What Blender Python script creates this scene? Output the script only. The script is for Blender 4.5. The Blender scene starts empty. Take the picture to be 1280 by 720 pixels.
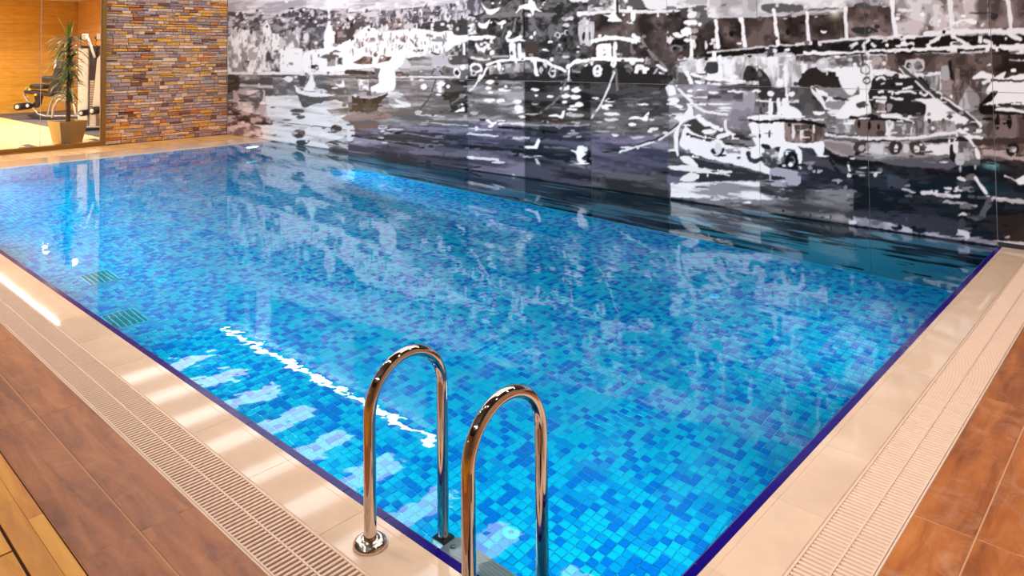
import bpy, bmesh, math, random
import numpy as np
from mathutils import Matrix, Vector

scene = bpy.context.scene
COL = scene.collection
rnd = random.Random(7)

# ------------------------------------------------------------------ camera, view, world, light
CAM = np.array([1.1841, -1.632, 1.65])
YAW, PITCH, ROLL, FPX, PPX, PPY = 0.7510, 0.0339, -0.0096, 912.4, 632.21, 36.25
_f = np.array([-math.sin(YAW) * math.cos(PITCH), math.cos(YAW) * math.cos(PITCH), math.sin(PITCH)])
_r = np.array([math.cos(YAW), math.sin(YAW), 0.0]); _u = np.cross(_r, _f)
CR = _r * math.cos(ROLL) + _u * math.sin(ROLL); CU = -_r * math.sin(ROLL) + _u * math.cos(ROLL); CF = _f
cam = bpy.data.cameras.new('camera'); camo = bpy.data.objects.new('camera', cam); COL.objects.link(camo)
camo.matrix_world = Matrix(((CR[0], CU[0], -CF[0], CAM[0]), (CR[1], CU[1], -CF[1], CAM[1]), (CR[2], CU[2], -CF[2], CAM[2]), (0, 0, 0, 1)))
cam.sensor_width = 36; cam.lens = FPX / 1280 * 36; cam.clip_start = 0.05
cam.shift_x = (640 - PPX) / 1280; cam.shift_y = -(360 - PPY) / 1280
scene.camera = camo

scene.view_settings.view_transform = 'Standard'; scene.view_settings.look = 'None'
scene.view_settings.gamma = 1; scene.view_settings.use_curve_mapping = False
scene.view_settings.exposure = 0.1
cy = scene.cycles
cy.use_denoising = True; cy.max_bounces = 12; cy.diffuse_bounces = 3; cy.glossy_bounces = 5
cy.transmission_bounces = 8; cy.transparent_max_bounces = 16; cy.sample_clamp_indirect = 6
cy.caustics_reflective = False; cy.caustics_refractive = True; cy.blur_glossy = 0.3

world = bpy.data.worlds.new('world'); scene.world = world; world.use_nodes = True
world.node_tree.nodes['Background'].inputs[0].default_value = (0.9, 0.85, 0.8, 1)
world.node_tree.nodes['Background'].inputs[1].default_value = 0.25

P_DOWN = 74.0      # added hall downlights, W
P_WASH = 480.0     # track spotlights aimed at the mural, W
P_PANEL = 3.6       # luminous ceiling panels, emission strength
P_LED = 12.0        # linear lamps over the mural, emission strength
P_POOL = 66.0      # added underwater lamps, W
P_GYM = 620.0       # gym ceiling lamps, W

# ------------------------------------------------------------------ dimensions
L, W, XS = 11.967, 5.682, -13.737       # pool length, width, plane of the stone wall and glass
ZC = 4.02                                # ceiling
DEPTH = 1.5
YF, XR = -6.5, 3.3                       # front and right wall of the hall
GX, GY, GZ = -24.7, 6.07, 3.45           # gym: back wall, side wall, ceiling
GYF = -2.5

# ------------------------------------------------------------------ helpers
def lin(c):
    c = np.asarray(c, float) / 255.0
    return np.where(c <= 0.04045, c / 12.92, ((c + 0.055) / 1.055) ** 2.4)
def C(r, g, b): return tuple(lin((r, g, b))) + (1.0,)

def tag(o, label=None, cat=None, group=None, kind=None):
    if label: o['label'] = label
    if cat: o['category'] = cat
    if group: o['group'] = group
    if kind: o['kind'] = kind
    return o
def empty(name, loc=(0, 0, 0), rz=0.0):
    o = bpy.data.objects.new(name, None); COL.objects.link(o)
    o.location = loc; o.rotation_euler = (0, 0, rz); o.empty_display_size = 0.1
    return o
def link(name, me, parent=None, loc=None, rot=None, scale=None):
    o = bpy.data.objects.new(name, me); COL.objects.link(o)
    if parent: o.parent = parent
    if loc is not None: o.location = loc
    if rot is not None: o.rotation_euler = rot
    if scale is not None: o.scale = scale
    return o
def mesh(name, verts, faces, mats, midx=None, smooth=False):
    me = bpy.data.meshes.new(name)
    me.from_pydata([tuple(v) for v in verts], [], [tuple(f) for f in faces])
    for m in (mats if isinstance(mats, (list, tuple)) else [mats]): me.materials.append(m)
    if midx is not None: me.polygons.foreach_set('material_index', np.asarray(midx, np.int32))
    if smooth: me.polygons.foreach_set('use_smooth', np.ones(len(me.polygons), bool))
    me.update()
    return me

class MB:
    """collects simple solids into one mesh"""
    def __init__(s): s.v = []; s.f = []; s.sm = []
    def add(s, v, f, smooth=False):
        n = len(s.v); s.v += [tuple(map(float, p)) for p in v]; s.f += [tuple(i + n for i in q) for q in f]; s.sm += [smooth] * len(f)
        return s
    def box(s, a, b, ch=0.0, M=None):
        (x0, y0, z0), (x1, y1, z1) = a, b
        if ch <= 0:
            v = [(x0, y0, z0), (x1, y0, z0), (x1, y1, z0), (x0, y1, z0), (x0, y0, z1), (x1, y0, z1), (x1, y1, z1), (x0, y1, z1)]
            f = [(0, 3, 2, 1), (4, 5, 6, 7), (0, 1, 5, 4), (1, 2, 6, 5), (2, 3, 7, 6), (3, 0, 4, 7)]
        else:       # bevelled box
            bm = bmesh.new(); bmesh.ops.create_cube(bm, size=1)
            for p in bm.verts: p.co = Vector(((x0 + x1) / 2 + p.co.x * (x1 - x0), (y0 + y1) / 2 + p.co.y * (y1 - y0), (z0 + z1) / 2 + p.co.z * (z1 - z0)))
            bmesh.ops.bevel(bm, geom=bm.edges[:], offset=ch, segments=2, profile=0.6, affect='EDGES')
            bm.verts.index_update(); v = [p.co[:] for p in bm.verts]; f = [[q.index for q in fc.verts] for fc in bm.faces]; bm.free()
        if M is not None: v = [tuple(M @ Vector(p)) for p in v]
        return s.add(v, f)
    def slab(s, a, b, ch, zt=0):
        """box without a bottom, chamfered top edge (cheap tile)"""
        (x0, y0, z0), (x1, y1, z1) = a, b; c = ch
        v = [(x0, y0, z0), (x1, y0, z0), (x1, y1, z0), (x0, y1, z0), (x0, y0, z1 - c), (x1, y0, z1 - c), (x1, y1, z1 - c), (x0, y1, z1 - c),
             (x0 + c, y0 + c, z1), (x1 - c, y0 + c, z1), (x1 - c, y1 - c, z1), (x0 + c, y1 - c, z1)]
        f = [(8, 9, 10, 11)]
        for k in range(4):
            j = (k + 1) % 4; f += [(k, j, j + 4, k + 4), (k + 4, j + 4, j + 8, k + 8)]
        return s.add(v, f)
    def tube(s, pts, r, n=12, cap=True):
        pts = [Vector(p) for p in pts]; m = len(pts); rr = r if isinstance(r, (list, tuple)) else [r] * m
        t0 = (pts[1] - pts[0]).normalized(); a = t0.orthogonal().normalized(); v = []
        for i, p in enumerate(pts):
            t = (pts[min(i + 1, m - 1)] - pts[max(i - 1, 0)]).normalized()
            a = (a - t * a.dot(t)).normalized(); b = t.cross(a)
            v += [p + (a * math.cos(2 * math.pi * k / n) + b * math.sin(2 * math.pi * k / n)) * rr[i] for k in range(n)]
        f = [(i * n + k, i * n + (k + 1) % n, (i + 1) * n + (k + 1) % n, (i + 1) * n + k) for i in range(m - 1) for k in range(n)]
        s.add(v, f, True)
        if cap: s.add([v[k] for k in range(n)], [tuple(range(n))[::-1]]); s.add([v[(m - 1) * n + k] for k in range(n)], [tuple(range(n))])
        return s
    def lathe(s, prof, n=32, M=None):
        v = [(r * math.cos(2 * math.pi * k / n), r * math.sin(2 * math.pi * k / n), z) for r, z in prof for k in range(n)]
        if M is not None: v = [tuple(M @ Vector(p)) for p in v]
        f = [(i * n + k, i * n + (k + 1) % n, (i + 1) * n + (k + 1) % n, (i + 1) * n + k) for i in range(len(prof) - 1) for k in range(n)]
        return s.add(v, f, True)
    def prism(s, poly, y0, y1):
        """polygon in x-z extruded along y"""
        n = len(poly); v = [(x, y0, z) for x, z in poly] + [(x, y1, z) for x, z in poly]
        f = [tuple(range(n)), tuple(range(2 * n - 1, n - 1, -1))] + [(k, k + n, (k + 1) % n + n, (k + 1) % n) for k in range(n)]
        return s.add(v, f)
    def me(s, name, mat):
        m = mesh(name, s.v, s.f, mat); m.polygons.foreach_set('use_smooth', np.array(s.sm, bool)); return m
    def build(s, name, mat, parent=None, loc=None, rz=None):
        return link(name, s.me(name, mat), parent, loc, (0, 0, rz) if rz is not None else None)

# ------------------------------------------------------------------ materials
def newmat(name):
    m = bpy.data.materials.new(name); m.use_nodes = True; nt = m.node_tree; return m, nt, nt.nodes['Principled BSDF']
def N(nt, t, **kw):
    n = nt.nodes.new(t)
    for k, v in kw.items():
        if k.startswith('i_'): n.inputs[k[2:].replace('_', ' ')].default_value = v
        else: setattr(n, k, v)
    return n
def plain(name, col, rough=0.5, metal=0.0, spec=0.5, var=0.0, scale=8.0, bump=0.0, coat=0.0, stretch=(1, 1, 1), rand=0.0):
    """principled with mottled colour: var = strength of the mottling, rand = change from object to object"""
    m, nt, b = newmat(name)
    b.inputs['Base Color'].default_value = col; b.inputs['Roughness'].default_value = rough
    b.inputs['Metallic'].default_value = metal; b.inputs['Specular IOR Level'].default_value = spec; b.inputs['Coat Weight'].default_value = coat
    tc = N(nt, 'ShaderNodeTexCoord'); oi = N(nt, 'ShaderNodeObjectInfo')
    mp = N(nt, 'ShaderNodeMapping'); mp.inputs['Scale'].default_value = stretch
    ad = N(nt, 'ShaderNodeVectorMath', operation='ADD'); nt.links.new(tc.outputs['Object'], ad.inputs[0])
    sc = N(nt, 'ShaderNodeVectorMath', operation='SCALE'); sc.inputs[0].default_value = (17, 31, 7); nt.links.new(oi.outputs['Random'], sc.inputs['Scale']); nt.links.new(sc.outputs[0], ad.inputs[1])
    nt.links.new(ad.outputs[0], mp.inputs['Vector'])
    nz = N(nt, 'ShaderNodeTexNoise', i_Scale=scale, i_Detail=5.0, i_Roughness=0.6); nt.links.new(mp.outputs[0], nz.inputs['Vector'])
    if var or rand:
        mr = N(nt, 'ShaderNodeMapRange'); mr.inputs['To Min'].default_value = 1 - var; mr.inputs['To Max'].default_value = 1 + var
        mr.inputs['From Min'].default_value = 0.25; mr.inputs['From Max'].default_value = 0.75
        nt.links.new(nz.outputs['Fac'], mr.inputs['Value'])
        m2 = N(nt, 'ShaderNodeMapRange'); m2.inputs['To Min'].default_value = 1 - rand; m2.inputs['To Max'].default_value = 1 + rand; nt.links.new(oi.outputs['Random'], m2.inputs['Value'])
        mu = N(nt, 'ShaderNodeMath', operation='MULTIPLY'); nt.links.new(mr.outputs[0], mu.inputs[0]); nt.links.new(m2.outputs[0], mu.inputs[1])
        vs = N(nt, 'ShaderNodeVectorMath', operation='SCALE'); vs.inputs[0].default_value = col[:3]; nt.links.new(mu.outputs[0], vs.inputs['Scale']); nt.links.new(vs.outputs[0], b.inputs['Base Color'])
    if bump:
        bp = N(nt, 'ShaderNodeBump', i_Strength=bump, i_Distance=0.01); nt.links.new(nz.outputs['Fac'], bp.inputs['Height']); nt.links.new(bp.outputs[0], b.inputs['Normal'])
    return m
def emit(name, col, strength):
    m = bpy.data.materials.new(name); m.use_nodes = True; nt = m.node_tree; nt.nodes.clear()
    e = N(nt, 'ShaderNodeEmission'); e.inputs[0].default_value = col; e.inputs[1].default_value = strength
    o = N(nt, 'ShaderNodeOutputMaterial'); nt.links.new(e.outputs[0], o.inputs[0]); return m
def wood(name, c1, c2, c3, along='x', rough=0.4, scale=1.0, smear=0.0, bump=0.05, rand=0.1, spec=0.5):
    """grain running along one axis; smear = pale worn patches"""
    m, nt, b = newmat(name); b.inputs['Roughness'].default_value = rough; b.inputs['Specular IOR Level'].default_value = spec
    tc = N(nt, 'ShaderNodeTexCoord'); oi = N(nt, 'ShaderNodeObjectInfo')
    ad = N(nt, 'ShaderNodeVectorMath', operation='ADD'); nt.links.new(tc.outputs['Object'], ad.inputs[0])
    sc = N(nt, 'ShaderNodeVectorMath', operation='SCALE'); sc.inputs[0].default_value = (13, 29, 5); nt.links.new(oi.outputs['Random'], sc.inputs['Scale']); nt.links.new(sc.outputs[0], ad.inputs[1])
    mp = N(nt, 'ShaderNodeMapping'); s = {'x': (1.3, 9, 9), 'y': (9, 1.3, 9), 'z': (9, 9, 1.3)}[along]; mp.inputs['Scale'].default_value = tuple(q * scale for q in s); nt.links.new(ad.outputs[0], mp.inputs['Vector'])
    nz = N(nt, 'ShaderNodeTexNoise', i_Scale=1.6, i_Detail=7.0, i_Roughness=0.62, i_Distortion=0.6); nt.links.new(mp.outputs[0], nz.inputs['Vector'])
    cr = N(nt, 'ShaderNodeValToRGB'); e = cr.color_ramp.elements; e[0].position = 0.3; e[0].color = c1; e[1].position = 0.72; e[1].color = c3
    k = cr.color_ramp.elements.new(0.5); k.color = c2; nt.links.new(nz.outputs['Fac'], cr.inputs['Fac'])
    out = cr.outputs['Color']
    m2 = N(nt, 'ShaderNodeMapRange'); m2.inputs['To Min'].default_value = 1 - rand; m2.inputs['To Max'].default_value = 1 + rand; nt.links.new(oi.outputs['Random'], m2.inputs['Value'])
    vs = N(nt, 'ShaderNodeVectorMath', operation='SCALE'); nt.links.new(out, vs.inputs[0]); nt.links.new(m2.outputs[0], vs.inputs['Scale']); out = vs.outputs[0]
    if smear:
        n2 = N(nt, 'ShaderNodeTexNoise', i_Scale=6.0, i_Detail=6.0, i_Roughness=0.7, i_Distortion=1.6); nt.links.new(ad.outputs[0], n2.inputs['Vector'])
        r2 = N(nt, 'ShaderNodeMapRange'); r2.inputs['From Min'].default_value = 0.5; r2.inputs['From Max'].default_value = 0.78; r2.inputs['To Max'].default_value = smear; nt.links.new(n2.outputs['Fac'], r2.inputs['Value'])
        mx = N(nt, 'ShaderNodeMix', data_type='RGBA'); nt.links.new(r2.outputs[0], mx.inputs[0]); nt.links.new(out, mx.inputs[6]); mx.inputs[7].default_value = C(206, 160, 128); out = mx.outputs[2]
    nt.links.new(out, b.inputs['Base Color'])
    bp = N(nt, 'ShaderNodeBump', i_Strength=bump, i_Distance=0.01); nt.links.new(nz.outputs['Fac'], bp.inputs['Height']); nt.links.new(bp.outputs[0], b.inputs['Normal'])
    return m

M = {}
M['cream'] = plain('coping stone', C(226, 196, 170), 0.05, var=0.08, scale=5, rand=0.03, bump=0.012)
M['cream_edge'] = plain('coping nosing', C(222, 184, 146), 0.25, var=0.08, scale=6)
M['grate'] = plain('cream plastic', C(232, 200, 176), 0.35, var=0.04)
M['channel'] = plain('gutter', C(44, 28, 22), 0.7, var=0.1)
M['cobalt'] = plain('cobalt glaze', C(20, 0, 116), 0.16, var=0.2, scale=20, spec=0.22)
M['joint'] = plain('pale grout', C(196, 196, 206), 0.7)
M['t_light'] = plain('aqua glass tile', C(18, 180, 198), 0.12, var=0.05, scale=3)
M['t_mid'] = plain('mid blue glass tile', C(6, 148, 190), 0.12, var=0.05, scale=3)
M['t_dark'] = plain('deep blue glass tile', C(2, 112, 180), 0.12, var=0.05, scale=3)
M['grout'] = plain('aqua grout', C(88, 204, 232), 0.8)
M['green'] = plain('green plastic', C(14, 104, 92), 0.4)
M['brown_x'] = wood('brown porcelain x', C(124, 62, 24), C(164, 94, 44), C(190, 118, 62), 'x', 0.33, 1.0, 0.25, 0.03, 0.08)
M['brown_y'] = wood('brown porcelain y', C(126, 62, 24), C(168, 94, 42), C(200, 124, 62), 'y', 0.33, 1.0, 0.5, 0.03, 0.08)
M['grout_f'] = plain('beige grout', C(196, 148, 110), 0.8)
M['teak'] = wood('orange plank', C(204, 124, 28), C(232, 158, 46), C(244, 184, 76), 'x', 0.35, 0.7, 0, 0.03, 0.08)
M['deck'] = wood('pale deck', C(206, 140, 76), C(232, 176, 106), C(244, 200, 140), 'x', 0.4, 1.0, 0, 0.03, 0.1)
M['gymwood'] = wood('oak floor', C(226, 180, 116), C(240, 202, 142), C(248, 218, 166), 'x', 0.4, 1.0, 0, 0.02, 0.08)
M['orange_y'] = wood('orange laminate y', C(200, 142, 44), C(214, 160, 58), C(226, 174, 76), 'y', 0.38, 1.2, 0, 0.01, 0.05)
M['orange_x'] = wood('orange laminate x', C(204, 144, 66), C(220, 164, 86), C(232, 180, 104), 'x', 0.38, 1.2, 0, 0.01, 0.05)
M['rubber'] = plain('grey rubber', C(84, 76, 84), 0.8, var=0.15, scale=40)
M['ceil'] = plain('white plaster', C(236, 230, 226), 0.8, var=0.02)
M['ceil_d'] = plain('brown ceiling', C(64, 42, 30), 0.7, var=0.1)
M['wallw'] = plain('warm plaster', C(214, 178, 144), 0.7, var=0.03)
M['backing'] = plain('pale backing', C(190, 182, 188), 0.6)
M['black'] = plain('black', C(14, 12, 14), 0.6)
M['brass'] = plain('bronze frame', C(150, 104, 38), 0.35, metal=0.3, var=0.06)
M['chrome'] = plain('polished steel', C(226, 214, 204), 0.05, metal=1.0)
M['white'] = plain('white plastic', C(238, 236, 234), 0.3)
M['whitep'] = plain('white enamel', C(236, 232, 236), 0.25)
M['dark'] = plain('black vinyl', C(40, 34, 38), 0.4, var=0.1)
M['steel'] = plain('silver tube', C(206, 200, 198), 0.25, metal=0.6)
M['yellow'] = plain('yellow plastic', C(236, 186, 30), 0.4)
M['pot'] = plain('tan pot', C(206, 170, 76), 0.4, var=0.06, scale=4)
M['soil'] = plain('soil', C(70, 50, 34), 0.9, var=0.3, scale=30)
M['bark'] = plain('bark', C(112, 88, 60), 0.8, var=0.3, scale=20, stretch=(1, 1, 4), bump=0.4)
M['leaf'] = plain('dark leaf', C(88, 118, 40), 0.25, var=0.25, scale=6, rand=0.3)
M['leaf_l'] = plain('young leaf', C(130, 172, 40), 0.3, var=0.2, scale=6, rand=0.2)
M['leaf_p'] = plain('pale leaf', C(190, 176, 118), 0.25, var=0.2, scale=6, rand=0.15)
M['lamp'] = emit('warm lamp', (1, 0.9, 0.78, 1), 40)
M['led'] = emit('led', (1, 0.95, 0.95, 1), P_LED)
M['panel'] = emit('light panel', (1, 0.95, 0.93, 1), P_PANEL)
M['gymled'] = emit('gym led', (1, 0.93, 0.84, 1), 14)
M['poollamp'] = emit('pool lamp', (0.75, 0.93, 1, 1), 8)

def glass_pane():
    m = bpy.data.materials.new('pane'); m.use_nodes = True; nt = m.node_tree; nt.nodes.clear()
    t = N(nt, 'ShaderNodeBsdfTransparent'); t.inputs[0].default_value = (0.965, 0.97, 0.96, 1); g = N(nt, 'ShaderNodeBsdfGlossy'); g.inputs['Roughness'].default_value = 0.0
    fr = N(nt, 'ShaderNodeFresnel'); fr.inputs['IOR'].default_value = 1.45; mx = N(nt, 'ShaderNodeMixShader'); o = N(nt, 'ShaderNodeOutputMaterial')
    nt.links.new(fr.outputs[0], mx.inputs[0]); nt.links.new(t.outputs[0], mx.inputs[1]); nt.links.new(g.outputs[0], mx.inputs[2]); nt.links.new(mx.outputs[0], o.inputs[0]); return m
M['pane'] = glass_pane()
def water_mat():
    m = bpy.data.materials.new('water'); m.use_nodes = True; nt = m.node_tree; nt.nodes.clear()
    g = N(nt, 'ShaderNodeBsdfGlass'); g.inputs['IOR'].default_value = 1.333; g.inputs['Roughness'].default_value = 0.0
    tc = N(nt, 'ShaderNodeTexCoord'); mp = N(nt, 'ShaderNodeMapping'); mp.inputs['Scale'].default_value = (1, 1, 1); nt.links.new(tc.outputs['Object'], mp.inputs['Vector'])
    n1 = N(nt, 'ShaderNodeTexNoise', i_Scale=9.0, i_Detail=1.5, i_Roughness=0.5); n2 = N(nt, 'ShaderNodeTexNoise', i_Scale=1.7, i_Detail=1.0)
    nt.links.new(mp.outputs[0], n1.inputs['Vector']); nt.links.new(mp.outputs[0], n2.inputs['Vector'])
    b1 = N(nt, 'ShaderNodeBump', i_Strength=1.0, i_Distance=0.0006); b2 = N(nt, 'ShaderNodeBump', i_Strength=1.0, i_Distance=0.0006)
    nt.links.new(n1.outputs['Fac'], b1.inputs['Height']); nt.links.new(n2.outputs['Fac'], b2.inputs['Height']); nt.links.new(b2.outputs[0], b1.inputs['Normal']); nt.links.new(b1.outputs[0], g.inputs['Normal'])
    v = N(nt, 'ShaderNodeVolumeAbsorption'); v.inputs['Color'].default_value = (0.42, 0.925, 0.98, 1); v.inputs['Density'].default_value = 1.0
    o = N(nt, 'ShaderNodeOutputMaterial'); nt.links.new(g.outputs[0], o.inputs['Surface']); nt.links.new(v.outputs[0], o.inputs['Volume']); return m
M['water'] = water_mat()
def mural_mat():
    m, nt, b = newmat('mural print under glass'); a = N(nt, 'ShaderNodeAttribute'); a.attribute_name = 'print'
    nt.links.new(a.outputs['Color'], b.inputs['Base Color']); b.inputs['Roughness'].default_value = 0.06; b.inputs['Specular IOR Level'].default_value = 0.35; return m
M['mural'] = mural_mat()

def light(name, kind, loc, power, parent=None, col=(1, 1, 1), size=0.1, rot=(0, 0, 0), spot=None, sy=None):
    l = bpy.data.lights.new(name, kind); l.energy = power; l.color = col
    if kind == 'AREA':
        l.shape = 'DISK' if sy is None else 'RECTANGLE'; l.size = size
        if sy is not None: l.size_y = sy
    if kind in ('POINT', 'SPOT'): l.shadow_soft_size = size
    if kind == 'SPOT': l.spot_size = spot or 2.0; l.spot_blend = 0.8
    o = bpy.data.objects.new(name, l); COL.objects.link(o); o.location = loc; o.rotation_euler = rot
    if parent: o.parent = parent
    return o

# ------------------------------------------------------------------ structure: hall shell
def struct(name, mb, mat, label):
    o = mb.build(name, mat); return tag(o, label, kind='structure')
floor = empty('floor'); tag(floor, 'pool deck of brown tiles and orange planks', kind='structure')
ground = MB()                             # slab with the pool opening left free
for a, b in [((XS, YF, -0.3), (XR, -0.42, -0.013)), ((0.425, -0.42, -0.3), (XR, W, -0.013)), ((XS, -0.42, -0.3), (-L - 0.21, W, -0.013))]: ground.box(a, b)
ground.build('subfloor', M['grout_f'], floor)
MB().box((XS, -0.806, -0.012), (XR, -0.422, -0.0012)).box((0.4215, -0.42, -0.012), (XR, W, -0.0012)).build('tile_grout', M['grout_f'], floor)
struct('wall_right', MB().box((XR, YF, 0), (XR + 0.15, W + 0.2, ZC)), M['wallw'], 'warm plastered end wall of the pool hall')
struct('wall_front', MB().box((XS, YF - 0.15, 0), (XR + 0.15, YF, ZC)), M['wallw'], 'warm plastered long wall facing the mural')
wall_back = struct('wall_back', MB().box((XS - 0.1, W + 0.012, -DEPTH - 0.1), (XR + 0.15, W + 0.2, ZC)), M['backing'], 'long wall clad in glass panels printed with a black and white harbour mural')
wall_left = struct('wall_left', MB().box((XS - 0.25, 3.29, 0), (XS - 0.05, W + 0.012, ZC)).box((XS - 0.25, GYF, 3.2), (XS - 0.05, 3.29, ZC)), M['channel'], 'wall of split ledger stones between glass partition and mural')
ceiling = struct('ceiling', MB().box((XS - 0.2, YF - 0.1, ZC), (XR + 0.15, W + 0.2, ZC + 0.1)), M['ceil_d'], 'brown ceiling of the pool hall')
# pool basin
basin = empty('pool_basin'); tag(basin, 'rectangular swimming pool lined with blue mosaic tiles', kind='structure')
sh = MB().box((-L - 0.05, -0.05, -DEPTH - 0.1), (0.05, W + 0.012, -DEPTH - 0.004))
sh.box((-L - 0.15, -0.05, -DEPTH - 0.1), (-L - 0.004, W + 0.012, -0.02)).box((0.004, -0.05, -DEPTH - 0.1), (0.15, W + 0.012, -0.02)).box((-L - 0.15, -0.2, -DEPTH - 0.1), (0.15, -0.004, -0.02))
sh.build('grout_bed', M['grout'], basin)
PIT, TS = 0.05, 0.0465
trng = np.random.default_rng(5)
def tile_field(origin, du, dv, nrm, nu, nv, skip=None):
    """square mosaic tiles on a plane: returns vertex, face and colour arrays"""
    iu, iv = np.meshgrid(np.arange(nu), np.arange(nv), indexing='ij'); iu = iu.ravel(); iv = iv.ravel()
    if skip is not None: keep = ~skip(iu, iv); iu, iv = iu[keep], iv[keep]
    o = np.array(origin)[None] + (iu[:, None] + 0.5) * PIT * np.array(du)[None] + (iv[:, None] + 0.5) * PIT * np.array(dv)[None]
    jit = trng.normal(0, 0.0006, (len(iu), 2)); o = o + jit[:, :1] * np.array(du) + jit[:, 1:] * np.array(dv)
    h = TS / 2; g = h - 0.003; du, dv, nrm = map(np.array, (du, dv, nrm))
    cs = [(-1, -1), (1, -1), (1, 1), (-1, 1)]
    offs = [a * h * du + b * h * dv - 0.004 * nrm for a, b in cs] + [a * g * du + b * g * dv for a, b in cs]
    v = (o[:, None, :] + np.array(offs)[None]).reshape(-1, 3)
    fb = np.array([(4, 5, 6, 7)] + [(k, (k + 1) % 4, (k + 1) % 4 + 4, k + 4) for k in range(4)])
    f = (fb[None] + (np.arange(len(iu)) * 8)[:, None, None]).reshape(-1, 4)
    col = trng.choice(3, len(iu), p=[0.48, 0.28, 0.24])
    return o, v, f, col, iu, iv
NU, NV = int(L / PIT), int(W / PIT)
TM = [M['t_light'], M['t_mid'], M['t_dark']]
near = lambda iu, iv: (iu >= NU - 31) & (iu < NU - 14) & (iv >= 21) & (iv < 38) & ((iu - NU) * 0.05 + (iv * 0.05) > -0.25 - 0.35)
DRAINS = [(-5.42, 0.52), (-6.55, 0.69)]
def under_drain(iu, iv):
    x = -L + (iu + 0.5) * PIT; y = (iv + 0.5) * PIT; r = np.zeros(len(iu), bool)
    for dx, dy in DRAINS: r |= (x > dx) & (x < dx + 0.36) & (y > dy) & (y < dy + 0.26)
    return r
V, F, Cc, off = [], [], [], 0
def put(t):
    global off
    V.append(t[1]); F.append(t[2] + off); Cc.append(np.repeat(t[3], 5)); off += len(t[1])
put(tile_field((-L, 0, -DEPTH), (1, 0, 0), (0, 1, 0), (0, 0, 1), NU, NV, lambda a, b: near(a, b) | under_drain(a, b)))
put(tile_field((-L, W, -DEPTH), (0, -1, 0), (0, 0, 1), (1, 0, 0), NV, 29))
put(tile_field((0, 0, -DEPTH), (0, 1, 0), (0, 0, 1), (-1, 0, 0), NV, 29))
put(tile_field((-L, 0, -DEPTH), (1, 0, 0), (0, 0, 1), (0, 1, 0), NU, 29))
Va, Fa, Ca = np.concatenate(V), np.concatenate(F), np.concatenate(Cc)
me = bpy.data.meshes.new('mosaic_field'); me.vertices.add(len(Va)); me.vertices.foreach_set('co', Va.ravel())
me.loops.add(Fa.size); me.loops.foreach_set('vertex_index', Fa.ravel().astype(np.int32)); me.polygons.add(len(Fa))
me.polygons.foreach_set('loop_start', np.arange(0, Fa.size, 4, dtype=np.int32)); me.polygons.foreach_set('loop_total', np.full(len(Fa), 4, np.int32))
for m_ in TM: me.materials.append(m_)
me.polygons.foreach_set('material_index', Ca.astype(np.int32)); me.polygons.foreach_set('use_smooth', np.zeros(len(Fa), bool)); me.update(calc_edges=True); me.validate()
mf = tag(link('mosaic_field', me, basin), kind='stuff')
tmes = []
for m_ in TM:
    h = TS / 2; g = h - 0.003
    vv = [(a * h, b * h, -0.004) for a, b in ((-1, -1), (1, -1), (1, 1), (-1, 1))] + [(a * g, b * g, 0) for a, b in ((-1, -1), (1, -1), (1, 1), (-1, 1))]
    tmes.append(mesh('mosaic_tile', vv, [(4, 5, 6, 7)] + [(k, (k + 1) % 4, (k + 1) % 4 + 4, k + 4) for k in range(4)], m_))
o_, _, _, c_, iu_, iv_ = tile_field((-L, 0, -DEPTH), (1, 0, 0), (0, 1, 0), (0, 0, 1), NU, NV, lambda a, b: ~near(a, b))
for p_, k_ in zip(o_, c_): link('mosaic_tile', tmes[k_], basin, p_)

# water: one closed body reaching a little into the walls
wt = MB().box((-L - 0.003, -0.003, -DEPTH - 0.003), (0.003, W + 0.005, -0.008)).build('pool_water', M['water'])
tag(wt, 'clear blue pool water with small ripples filling the tiled basin', 'water', kind='stuff')

# ------------------------------------------------------------------ coping, cobalt edge tiles
coping = empty('pool_coping'); tag(coping, 'cream stone coping around the pool with cobalt edge tiles', kind='structure')
def coping_mesh(l):
    """cross-section: y=0 is the water side, y=-0.2 the grate side"""
    prof = [(0.0, -0.06), (0.0, -0.004), (-0.004, 0.0), (-0.028, 0.0), (-0.0295, -0.0015), (-0.031, 0.0), (-0.2, 0.0), (-0.204, -0.004), (-0.204, -0.06)]
    n = len(prof); v = [(x, y, z) for x in (0.0008, l - 0.0008) for y, z in prof]
    f = [(k, k + 1, k + 1 + n, k + n) for k in range(n - 1)] + [tuple(range(n))[::-1], tuple(range(n, 2 * n))]
    return mesh('coping_stone', v, f, M['cream'])
cm = coping_mesh(0.5); cmh = coping_mesh(0.25)
x = 0.2
link('coping_stone', cmh, coping, (-0.05, 0, 0))
for k in range(24): link('coping_stone', cm, coping, (-0.05 - 0.5 * (k + 1), 0, 0))
link('coping_stone', cmh, coping, (-12.3, 0, 0))
for k in range(12):                       # right-hand side
    s = cm if k < 11 else coping_mesh(W - 0.05 - 5.5)
    link('coping_stone', s, coping, (0, 0.05 + 0.5 * k, 0), (0, 0, math.pi / 2), (1, 1, 1))
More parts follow.
